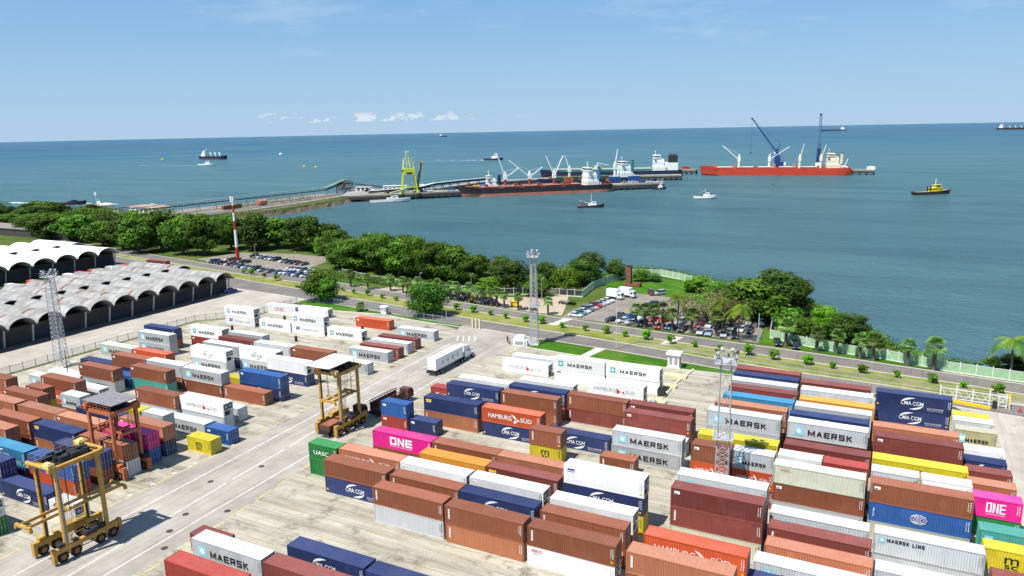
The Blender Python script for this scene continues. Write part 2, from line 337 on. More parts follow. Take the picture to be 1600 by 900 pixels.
sheet('verge',[(-193,-60),(-193,157),(-181,170),(-181,188),(-179.5,188),(-179.5,168.5),(-191,155),(-191.5,-60)],.012,DRY)
sheet('car_park',[(-89.5,204.6),(-90,216),(-86,238),(-80,246),(-60,243),(-50,232),(-40,224),(-34,222),(-31.5,213),(-30.5,199.5),(-52,202.2),(-70,204.5)],.006,PARK)
sheet('car_park',[(-290,240),(-285,262),(-262,268),(-236,268),(-226,256),(-222,236),(-206,226.8),(-211,227.2),(-268,235)],.006,PARK)
sheet('sand_lot',[(-168,217.5),(-166,224),(-120,222),(-99,233),(-95,222),(-90,206.5),(-107,208),(-123,211),(-152,215.6)],.006,SAND)
sheet('lawn',[(-30,199.8),(-31,213),(-24,211),(-14,208),(-4,205),(4,201.5),(13,197.5),(30,197),(60,194),(60,187.3),(27,191.2),(9,193.3),(-10,196.4)],.008,LAWN)
sheet('lawn',[(-86,238),(-94,256),(-88,270),(-72,272),(-58,262),(-45,240),(-40,226),(-50,232),(-60,243),(-80,246)],.009,LAWN)
sheet('causeway_surface',[(-500,385),(-489,470),(-489,545),(-470,558),(-446,544),(-435,513),(-429,470),(-424,430),(-428,404),(-438,376),(-455,352),(-480,352)],.05,PARK)
# kerbs along the roads
KERB=simple('kerb_concrete',(.52,.50,.44),.8)
def ribbon(name,pts,w,h,m,z=0,kind='structure'):
    mb=MB()
    for a,b in zip(pts,pts[1:]): mb.beam((*a,z+h/2),(*b,z+h/2),w,h)
    return tag(mb.build(name,m),kind=kind)
for ln in (road2_far,road2_near,road1_far,road1_near): ribbon('kerb',ln,.22,.13,KERB)
ribbon('kerb',[(-112,182.6),(-127,183.6),(-143,186.4),(-160,184.4),(-180.5,186)],.3,.14,KERB)
ribbon('kerb',[(-85,171.7),(-71,170.3),(-54,169.1),(-35,170.3),(-20,170.1)],.3,.14,KERB)
CREAM=simple('cream_paint',(.62,.56,.33),.7)
ribbon('kerb',[(-40.5,170.6),(-41.7,160),(-41.9,146),(-42,138)],.5,.3,CREAM)
# painted lines
WL=simple('white_line_paint',(.58,.57,.54),.7,0,.3,.9); WORN=simple('worn_white_paint',(.40,.385,.36),.8,0,.2,2); YL=simple('yellow_line_paint',(.56,.43,.14),.7,0,.3,.8)
def line(name,a,b,w,m,dash=None,z=.012):
    a=Vector(a);b=Vector(b);d=b-a;L=d.length;d.normalize();n=Vector((-d.y,d.x))*w/2; mb=MB(); t=0
    while t<L:
        e=min(L,t+(dash[0] if dash else 8)); p=a+d*t;q=a+d*e
        mb.poly([(*(p-n),z),(*(q-n),z),(*(q+n),z),(*(p+n),z)]); t=e+(dash[1] if dash else 0)
    return tag(mb.build(name,m),kind='structure')
line('lane_marking',(-100,25),(-101.5,66),.22,WL); line('lane_marking',(-101.5,66),(-105.7,166.6),.22,WL)
line('lane_marking',(-92.9,25),(-94.2,53.5),.2,WL); line('lane_marking',(-94.2,53.5),(-99.1,123.5),.2,WL,(13,1.4)); line('lane_marking',(-99.1,125),(-101.4,160),.14,WL,(4,3))
line('lane_marking',(-88.9,25),(-89.8,54.5),.2,WL); line('lane_marking',(-89.8,54.5),(-92.8,141),.2,WL)
line('lane_marking',(-97.3,60),(-101.2,116),.10,WORN,(5,4))
line('lane_marking',(-84.9,40),(-85.7,62),.2,YL,(3,1.2)); line('lane_marking',(-85.7,62),(-90.3,114.2),.2,YL,(4,1.5))
line('lane_marking',(-106.9,40),(-106.6,92),.2,YL,(4,1)); line('lane_marking',(-106.8,92),(-110.2,170),.16,YL,(4,1.5))
for k in range(4): line('lane_marking',(-100.5-k*1.6,171-k*.4),(-103-k*1.6,175.5-k*.4),.35,WL)
line('lane_marking',(-86.2,158),(-87.8,171),.2,YL,(4,1.4))
CONC=simple('pale_concrete',(.50,.47,.40),.85)
for x,y in ((-88,204.5),(-52.5,197.5),(-68,178.5)): sheet('path',[(x-1.5,y-9),(x+.8,y-9),(x+2.6,y),(x-.2,y)],.018,CONC)

IRON=simple('manhole_iron',(.05,.045,.04),.8)
for k,(x,y) in enumerate(((-91.6,66),(-93.6,70.5),(-88.3,62.5),(-95.5,88),(-93.8,151),(-97,160),(-88.5,74),(-99,80))):
    mb=MB(); mb.cyl((0,0,.004),(0,0,.03),.5,.48,14); o=mb.build('manhole_cover',IRON); o.location=(x,y,0); tag(o,'dark round manhole cover in the service lane, %s counted in the lane'%ORD[k+1],'manhole cover',"manhole covers in the lane")
for k in range(9):
    y=58+k*4.3; x=-106.9-k*.05; mb=MB(); mb.box(-.35,-.25,0,.35,.25,.05); o=mb.build('kerb_marker',WL); o.location=(x,y,.01); o.rotation_euler=(0,0,.3*k); tag(o,'small pale number plate on the ground, %s from the front along the left lane edge'%ORD[k+1],'ground marker','number plates along the lane edge')
# ---------------- shipping containers
CC={'br':((.27,.080,.032),'brown'),'rs':((.40,.145,.062),'light brown'),'ma':((.20,.040,.026),'maroon'),'wh':((.78,.78,.76),'white'),'gy':((.50,.52,.52),'pale grey'),'nv':((.012,.030,.12),'navy blue'),
'bl':((.010,.085,.29),'blue'),'lb':((.03,.22,.38),'light blue'),'or':((.58,.085,.018),'orange'),'sa':((.50,.17,.08),'salmon'),'am':((.70,.30,.025),'amber'),'ye':((.62,.50,.010),'yellow'),'gn':((.008,.20,.035),'green'),
'pk':((.72,.006,.24),'magenta'),'tq':((.06,.32,.26),'teal'),'cr':((.50,.50,.38),'cream'),'sd':((.42,.38,.20),'sand-coloured'),'rd':((.38,.045,.028),'red'),'dk':((.05,.03,.03),'dark')}
PM={};RM={}
for k,(c,nm) in CC.items():
    rcol={'gy':(.66,.67,.66),'cr':(.68,.67,.60),'sd':(.62,.60,.48)}.get(k,c)
    PM[k]=paint(k+'_container_paint',c,.06,{'wh':.1,'gy':.45,'cr':.6,'sd':.9}.get(k,.2))
    RM[k]=paint(k+'_container_roof_paint',rcol,{'wh':.0,'gy':.05,'cr':.05,'sd':.05,'pk':.22,'nv':.10,'bl':.1,'br':.11,'ma':.12,'rs':.22,'or':.2,'sa':.25}.get(k,.12),{'wh':.35,'gy':.9,'cr':.7,'sd':1.0}.get(k,.15))
KW=simple('lettering_white',(.80,.80,.79),.6,0,.06); KB=simple('lettering_black',(.02,.02,.022),.6); KG=simple('lettering_grey',(.30,.31,.33),.6); KR=simple('lettering_red',(.50,.02,.03),.6)
KT=simple('star_square_teal',(.02,.30,.34),.6); KL=simple('star_square_pale_blue',(.25,.55,.66),.6); KN=simple('lettering_navy',(.02,.02,.20),.6); KP=simple('lettering_magenta',(.55,.02,.20),.6); KY=simple('sticker_yellow',(.75,.48,.02),.6)
LM=[KW,KB,KG,KR,KT,KL,KN,KP,KY]; W_,B_,G_,R_,T_,L_,N_,P_,Y_=range(9)
STEEL=simple('galvanised_steel',(.42,.43,.43),.5,.3); DARK=simple('dark_machinery',(.028,.028,.030),.6); RUBBER=simple('tyre_rubber',(.022,.022,.022),.85); GLASS=simple('dark_glass',(.02,.028,.035),.08,0,.05,1,.8)
HT=2.8
def walls(L,ree):
    mb=MB(); z0,z1=.13,HT-.10
    if ree:
        mb.box(.05,.02,z0,L-.05,2.42,z1)
        n=int(L/1.0)
        for i in range(1,n):
            x=i*L/n; mb.box(x-.03,.005,z0+.02,x+.03,.0202,z1-.02)
        return mb
    p=.29; n=int((L-.4)/p); p=(L-.4)/n
    for side in (0,1):
        yo,yi=(.012,.062) if side==0 else (2.426,2.376); xs=[]
        x=.2
        for i in range(n): xs+=[(x,yo),(x+.28*p,yo),(x+.5*p,yi),(x+.78*p,yi)]; x+=p
        xs.append((x,yo)); b=len(mb.v)
        for a,y in xs: mb.v+= [(a,y,z0),(a,y,z1)]
        for i in range(len(xs)-1): mb.f.append((b+2*i,b+2*i+2,b+2*i+3,b+2*i+1)); mb.m.append(0)
    n=8; p=2.1/n; b=len(mb.v); xs=[]; y=.17
    for i in range(n): xs+=[(y,.03),(y+.3*p,.03),(y+.5*p,.08),(y+.8*p,.08)]; y+=p
    xs.append((y,.03))
    for a,x in xs: mb.v+=[(x,a,z0),(x,a,z1)]
    for i in range(len(xs)-1): mb.f.append((b+2*i,b+2*i+2,b+2*i+3,b+2*i+1)); mb.m.append(0)
    mb.box(.1,.07,.10,L-.12,2.36,z0+.05)
    return mb
def frame(L):
    mb=MB()
    for y in (0,2.438): 
        a,b=(0,.10) if y==0 else (2.338,2.438)
        mb.box(.17,a,0,L-.17,b,.15); mb.box(.17,a+.004,HT-.11,L-.17,b-.004,HT-.012)
        for x in (0,L-.16):
            mb.box(x,a if y==0 else 2.28,.118,x+.16,.16 if y==0 else b,HT-.118)
            for z in (0,HT-.118): mb.box(x-.006 if x==0 else x-.01,a-.006 if y==0 else 2.27,z,x+.17 if x==0 else x+.166,.17 if y==0 else b+.006,z+.118)
    for x in (0,L-.1):
        mb.box(x,.16,.0,x+.1,2.28,.12); mb.box(x,.16,HT-.12,x+.1,2.28,HT-.006)
    return mb
def roof(L,ree):
    mb=MB()
    if ree:
        mb.box(.1,.09,HT-.04,L-.1,2.345,HT-.008); return mb
    n=int(L/.55); b=len(mb.v); xs=[(.1,0)]; p=(L-.5)/n; x=.25
    for i in range(n): xs+=[(x,0),(x+.1*p,.022),(x+.5*p,.022),(x+.6*p,0)]; x+=p
    xs.append((L-.1,0))
    for a,d in xs: mb.v+=[(a,.095,HT-.035+d),(a,2.343,HT-.035+d)]
    for i in range(len(xs)-1): mb.f.append((b+2*i,b+2*i+2,b+2*i+3,b+2*i+1)); mb.m.append(0)
    return mb
def door(L):
    mb=MB()
    for a,b in ((.17,1.21),(1.23,2.27)):
        mb.box(L-.09,a,.13,L-.05,b,HT-.13)
        for k in range(4): z=.3+k*.62; mb.box(L-.052,a+.06,z,L-.032,b-.06,z+.38)
    return mb
def bars(L):
    mb=MB()
    for y in (.42,.92,1.52,2.02):
        mb.cyl((L-.012,y,.12),(L-.012,y,HT-.12),.025,n=6)
        mb.box(L-.03,y-.05,1.0,L+.01,y+.25,1.06)
        for z in (.3,1.3,2.3): mb.box(L-.035,y-.06,z,L+.008,y+.06,z+.07)
    return mb
def unit(L):
    mb=MB(); mb.box(L-.09,.17,.13,L-.02,2.27,HT-.13,0)
    mb.box(L-.03,.28,1.45,L-.005,1.18,HT-.3,1); mb.box(L-.03,1.28,1.45,L-.005,2.16,HT-.3,1)
    mb.box(L-.03,.3,.25,L+.0,1.5,1.2,1); mb.box(L-.03,1.6,.3,L-.008,2.1,1.0,2)
    mb.cyl((L-.02,.73,2.0),(L+.012,.73,2.0),.3,n=14,m=2); mb.cyl((L-.02,1.72,2.0),(L+.012,1.72,2.0),.3,n=14,m=2)
    return mb
CM={}
for L in (12.19,6.06):
    for ree in (0,1):
        CM[L,ree]=dict(walls=walls(L,ree).mesh('walls',[PM['br']],fix=False),frame=frame(L).mesh('frame',[PM['br']],fix=False),roof=roof(L,ree).mesh('roof',[PM['br']],fix=False))
    CM[L,0]['door']=door(L).mesh('door',[PM['br']],fix=False); CM[L,0]['locking_bars']=bars(L).mesh('locking_bars',[STEEL],fix=False)
    CM[L,1]['cooling_unit']=unit(L).mesh('cooling_unit',[PM['wh'],DARK,STEEL],fix=False)
# --- text to mesh
TX={}
def prep(strings):
    obs=[]
    for s,off in strings:
        cu=bpy.data.curves.new('t','FONT'); cu.body=s; cu.size=1; cu.offset=off; cu.resolution_u=3; ob=bpy.data.objects.new('t',cu); col.objects.link(ob); obs.append(((s,off),ob,cu))
    bpy.context.view_layer.update(); dg=bpy.context.evaluated_depsgraph_get()
    for k,ob,cu in obs:
        me=bpy.data.meshes.new_from_object(ob.evaluated_get(dg)); vs=[tuple(v.co) for v in me.vertices]; fs=[tuple(p.vertices) for p in me.polygons]
        x0=min(v[0] for v in vs);x1=max(v[0] for v in vs);y0=min(v[1] for v in vs);y1=max(v[1] for v in vs)
        TX[k]=([((v[0]-x0)/(x1-x0),(v[1]-y0)/(y1-y0)) for v in vs],fs); bpy.data.meshes.remove(me); bpy.data.objects.remove(ob); bpy.data.curves.remove(cu)
prep([(s,.006) for s in ('MAERSK','CMA CGM','MAERSK LINE','COSCO','OOCL','UASC','seaco','K','LINE','m','sc','Hapag-Lloyd','U','A','S','C')]+[(s,0.0) for s in ('HAMBURG','SÜD','OCEAN NETWORK EXPRESS','ECO CONTAINER','Bamboo Flooring','MSC')]+[('HAMBURG',.006),('SÜD',.006)])
ST={'M':[[(0,0),(0,1)],[(0,1),(.5,.12)],[(.5,.12),(1,1)],[(1,1),(1,0)]],'A':[[(0,0),(.5,1)],[(.5,1),(1,0)],[(.22,.3),(.78,.3)]],'E':[[(0,0),(0,1)],[(0,1),(1,1)],[(0,.5),(.9,.5)],[(0,0),(1,0)]],'R':[[(0,0),(0,1)],[(0,1),(.9,1)],[(.95,1),(.95,.45)],[(0,.45),(.9,.45)],[(.45,.45),(1,0)]],
'S':[[(1,1),(0,1)],[(0,1),(0,.52)],[(0,.52),(1,.52)],[(1,.5),(1,0)],[(1,0),(0,0)]],'K':[[(0,0),(0,1)],[(0,.42),(.95,1)],[(.3,.6),(1,0)]],'C':[[(1,1),(0,1)],[(0,1),(0,0)],[(0,0),(1,0)]],'G':[[(1,1),(0,1)],[(0,1),(0,0)],[(0,0),(1,0)],[(1,0),(1,.48)],[(.5,.48),(1,.48)]],'U':[[(0,1),(0,0)],[(0,0),(1,0)],[(1,0),(1,1)]],'O':[[(0,0),(0,1)],[(0,1),(1,1)],[(1,1),(1,0)],[(1,0),(0,0)]],
'L':[[(0,1),(0,0)],[(0,0),(1,0)]],'I':[[(.5,0),(.5,1)]],'N':[[(0,0),(0,1)],[(0,1),(1,0)],[(1,0),(1,1)]],'m':[[(0,0),(0,1)],[(0,1),(1,1)],[(.5,1),(.5,0)],[(1,1),(1,0)]],'s':[[(1,1),(0,1)],[(0,1),(0,.52)],[(0,.52),(1,.52)],[(1,.5),(1,0)],[(1,0),(0,0)]],'c':[[(1,1),(0,1)],[(0,1),(0,0)],[(0,0),(1,0)]]}
def strokes(mb,s,x,z,w,h,m,y,t):
    adv=[.45 if c==' ' else (.4 if c=='I' else (1.25 if c in 'Mm' else 1.0)) for c in s]; gap=.27; tot=sum(adv)+gap*(len(s)-1); k=w/tot; i=0
    for c,a in zip(s,adv):
        if c!=' ':
            cw=a*k-t; x0=x+t/2
            for (p,q) in ST[c]:
                A=Vector((x0+p[0]*cw,z+t/2+p[1]*(h-t))); B=Vector((x0+q[0]*cw,z+t/2+q[1]*(h-t))); d=(B-A).normalized(); e=t/2 if abs(d.x)<.05 or abs(d.y)<.05 else t*.15; A-=d*e; B+=d*e; n=Vector((-d.y,d.x))*t/2; i+=1; yy=y-.0006*(i%7)
                mb.poly([(A.x-n.x,yy,A.y-n.y),(B.x-n.x,yy,B.y-n.y),(B.x+n.x,yy,B.y+n.y),(A.x+n.x,yy,A.y+n.y)],m)
        x+=(a+gap)*k
def txt(mb,s,off,x,z,w,h,m,y=-.006):
    if s in ('MAERSK','MAERSK LINE','U','A','S','C'): return strokes(mb,s,x,z,w,h,m,y,h*.23)
    if off==.012: off=.006
    vs,fs=TX[s,off]; b=len(mb.v); mb.v+=[(x+a*w,y,z+c*h) for a,c in vs]; mb.f+=[tuple(b+i for i in f) for f in fs]; mb.m+=[m]*len(fs)
def rect(mb,x,z,w,h,m,y=-.004): mb.poly([(x,y,z),(x+w,y,z),(x+w,y,z+h),(x,y,z+h)],m)
def arc(mb,cx,cz,rx,rz,a0,a1,t,m,n=14,y=-.006):
    P=[]
    for i in range(n+1):
        a=R(a0+(a1-a0)*i/n); k=t*math.sin(math.pi*min(1,max(0,(i+.6)/(n+1.2))))
        P.append(((cx+rx*math.cos(a),cz+rz*math.sin(a)),(cx+(rx-k)*math.cos(a),cz+(rz-k)*math.sin(a))))
    for (a,b),(c,d) in zip(P,P[1:]): mb.poly([(a[0],y,a[1]),(c[0],y,c[1]),(d[0],y,d[1]),(b[0],y,b[1])],m)
def star(mb,x,z,s,bgm,w=1.0):
    rect(mb,x,z,s*w,s,bgm,-.004)
    P=[]; 
    for i in range(14):
        r=s*(.40 if i%2==0 else .17); a=math.pi/2+math.pi*i/7; P.append((x+s*w/2+r*math.cos(a),-.008,z+s/2+r*math.sin(a)))
    c=(x+s*w/2,-.008,z+s/2)
    for i in range(14): mb.poly([c,P[i],P[(i+1)%14]],W_)
def glyphs(mb,x,z,w,h,m,rnd,rows=6,vert=True):
    # worn codes too small to read: rows of short strokes
    for i in range(rows):
        zz=z+h*(1-(i+1)/rows); rect(mb,x,zz+.02,w*rnd.uniform(.55,1),h/rows*.62,m)
def codes(mb,L,m,rnd,yellow=True):
    glyphs(mb,L-.62,1.05,.10,1.3,m,rnd,9); glyphs(mb,L-.36,1.0,.13,1.45,m,rnd,6)
    if yellow: rect(mb,L-.62,.42,.34,.24,Y_)
def one(mb,x,z,w,h,m,t):
    a=w/3.35; g=a*.175; y=-.006
    def r(x0,z0,x1,z1): mb.poly([(x0,y,z0),(x1,y,z0),(x1,y,z1),(x0,y,z1)],m)
    r(x,z,x+a,z+t);r(x,z+h-t,x+a,z+h);r(x,z+t,x+t,z+h-t);r(x+a-t,z+t,x+a,z+h-t)
    x+=a+g; r(x,z,x+t,z+h);r(x+a-t,z,x+a,z+h); mb.poly([(x+t,y,z+h),(x+t,y,z+h-t*1.6),(x+a-t,y,z),(x+a-t,y,z+t*1.6)],m)
    x+=a+g; r(x,z,x+t,z+h)
    for q in (0,(h-t)/2,h-t): r(x+t,z+q,x+a,z+q+t)
def marks(code,L,rnd,dark=False):
    mb=MB(); k=L/12.19; cm=B_ if dark else W_
    if code in('mk','mkf'):
        bm=L_ ; star(mb,1.0*k+.15,.62,1.5,bm,.95 if L>7 else .62); txt(mb,'MAERSK',.012,3.25*k,.78,6.7*k,.98 if L>7 else .62,B_); codes(mb,L,G_,rnd,False)
    elif code=='mr': star(mb,1.05*k,.85,1.25,T_,.95); txt(mb,'MAERSK',.012,3.3*k,.92,6.0*k,.85,G_ if rnd.random()<.4 else B_)
    elif code=='ml': star(mb,.65,1.65,.75,L_,.9); txt(mb,'MAERSK LINE',.012,1.55,1.85,4.2,.5,B_); codes(mb,L,G_,rnd,False)
    elif code=='cg':
        txt(mb,'CMA CGM',.012,4.15*k,.98,3.6*k,.72,W_); arc(mb,5.9*k,1.28,1.75*k,1.12,168,75,.34,W_); arc(mb,6.05*k,1.32,1.75*k,1.12,-12,-105,.34,W_)
        if L>7: txt(mb,'ECO CONTAINER',0,8.35,.62,2.6,.22,W_); txt(mb,'Bamboo Flooring',0,8.45,.30,2.4,.2,W_); arc(mb,.42,.55,.2,.2,0,360,.2,Y_,12)
        codes(mb,L,W_,rnd,rnd.random()<.4)
    elif code=='cw': txt(mb,'CMA CGM',.012,3.9*k,1.0,3.7*k,.55,G_); arc(mb,5.8*k,1.25,1.3*k,.85,150,80,.2,G_); arc(mb,5.9*k,1.25,1.3*k,.85,-30,-100,.2,G_)
    elif code=='hs':
        txt(mb,'HAMBURG',.006,1.4*k,1.0,4.9*k,.85,W_); txt(mb,'SÜD',.006,8.15*k,.98,2.3*k,1.0,W_)
        y=-.006
        for P in ([(6.2,2.25),(6.9,2.0),(7.55,1.35),(7.15,1.25)],[(6.25,.55),(6.8,.95),(7.75,1.6),(7.35,1.2)],[(6.9,1.35),(7.5,1.5),(8.1,1.0),(7.4,1.1)],[(7.0,1.25),(7.45,1.2),(7.35,.75),(6.75,.5)]): mb.poly([(a*k,y,b) for a,b in P],W_)
        codes(mb,L,W_,rnd)
    elif code=='hr':
        txt(mb,'HAMBURG',0.0,1.6*k,1.05,4.8*k,.75,G_); txt(mb,'SÜD',0.0,8.4*k,1.05,2.0*k,.8,G_)
        mb.poly([(6.45*k,-.006,2.05),(6.55*k,-.006,.75),(7.35*k,-.006,1.25)],R_); mb.poly([(7.6*k,-.006,1.2),(8.3*k,-.006,.8),(8.0*k,-.006,1.5)],R_)
    elif code=='on': one(mb,3.7*k,.82,4.6*k,1.45,W_,.34 if L>7 else .2); txt(mb,'OCEAN NETWORK EXPRESS',0,3.7*k,.48,4.6*k,.18,W_); codes(mb,L,W_,rnd,False)
    elif code=='ow': one(mb,3.5*k,.9,3.9*k,1.1,P_,.16)
    elif code in('ms','my'):
        c=B_ if code=='ms' else Y_; x=L*.5-.15; txt(mb,'m',.012,x-.65,1.15,1.5,.85,c); txt(mb,'sc',.012,x-.6,.5,1.4,.55,c); codes(mb,L,B_ if code=='ms' else W_,rnd,False)
    elif code=='co':
        for rx,rz in ((1.05,.72),(.62,.72),(.22,.72)): arc(mb,L/2,1.42,rx,rz,0,360,.09,W_,28)
        for dz in (-.38,.38): rect(mb,L/2-.8,1.38+dz,1.6,.08,W_,-.006)
        rect(mb,L/2-1.15,1.15,2.3,.55,0 if 0 else N_,-.0065); txt(mb,'COSCO',.012,L/2-1.05,1.22,2.1,.42,W_,-.008); glyphs(mb,.55,.7,.18,1.3,W_,rnd,7); codes(mb,L,W_,rnd,False)
    elif code=='oo': txt(mb,'OOCL',.012,1.0,1.95,1.5,.42,R_); codes(mb,L,G_,rnd,False)
    elif code=='hl':
        for d in (0,.75): mb.poly([((1.6+d)*k,-.006,1.0),((2.1+d)*k,-.006,1.0),((2.45+d)*k,-.006,2.0),((1.95+d)*k,-.006,2.0)],N_)
        txt(mb,'Hapag-Lloyd',.006,4.0*k,.9,6.0*k,.8,G_)
    elif code=='ha':
        for d in (0,.75): mb.poly([((2.6+d)*k,-.006,.8),((3.1+d)*k,-.006,.8),((3.45+d)*k,-.006,1.9),((2.95+d)*k,-.006,1.9)],N_)
        txt(mb,'Hapag-Lloyd',.006,4.6*k,.9,4.6*k,.7,N_)
    elif code=='ua': txt(mb,'UASC',.012,1.1,1.0,3.2,.7,W_); codes(mb,L,W_,rnd,False)
    elif code=='kl': txt(mb,'K',.012,1.3,.8,1.0,.9,W_); txt(mb,'LINE',.012,2.7,.8,2.3,.75,W_)
    elif code=='se': txt(mb,'seaco',.006,.6,2.0,1.5,.42,R_); glyphs(mb,.8,1.7,1.0,.15,G_,rnd,1); codes(mb,L,G_,rnd,False)
    elif code=='tx':
        for i in range(7): rect(mb,.55,.85+i*.22,.26,.15,W_)
        codes(mb,L,W_,rnd,rnd.random()<.6)
    elif code=='sm': rect(mb,.5,1.95,.75,.42,W_); rect(mb,.56,2.02,.4,.12,B_,-.006); codes(mb,L,cm,rnd,rnd.random()<.4)
    elif code=='sy': rect(mb,.5,2.0,1.3,.42,Y_); rect(mb,.6,1.8,1.1,.12,W_); codes(mb,L,W_,rnd,False)
    elif code=='sb': rect(mb,.6,1.85,1.1,.5,N_); rect(mb,.65,1.95,1.0,.12,W_,-.006); codes(mb,L,G_,rnd,True)
    else: codes(mb,L,cm,rnd,rnd.random()<.3)
    return mb
MWORD={'mk':'bold black lettering and pale blue star square','mr':'dark lettering and teal star square','ml':'thin black lettering at upper left','cg':'white lettering between two swooshes','cw':'grey lettering between thin swooshes','hs':'white lettering and a white bird mark','hr':'grey lettering around red triangles','on':'big blocky white lettering','ow':'thin magenta lettering','ms':'stacked black letters','my':'stacked yellow letters','co':'white globe emblem','oo':'small red letters at upper left','hl':'navy double slash and grey lettering','ha':'navy double slash','ua':'white capital letters','kl':'short white lettering','se':'small red lettering at upper left','tx':'vertical white marks at its left end','sm':'white sticker at upper left','sy':'yellow sticker at upper left','sb':'dark blue sticker at upper left','-':''}
MC={}
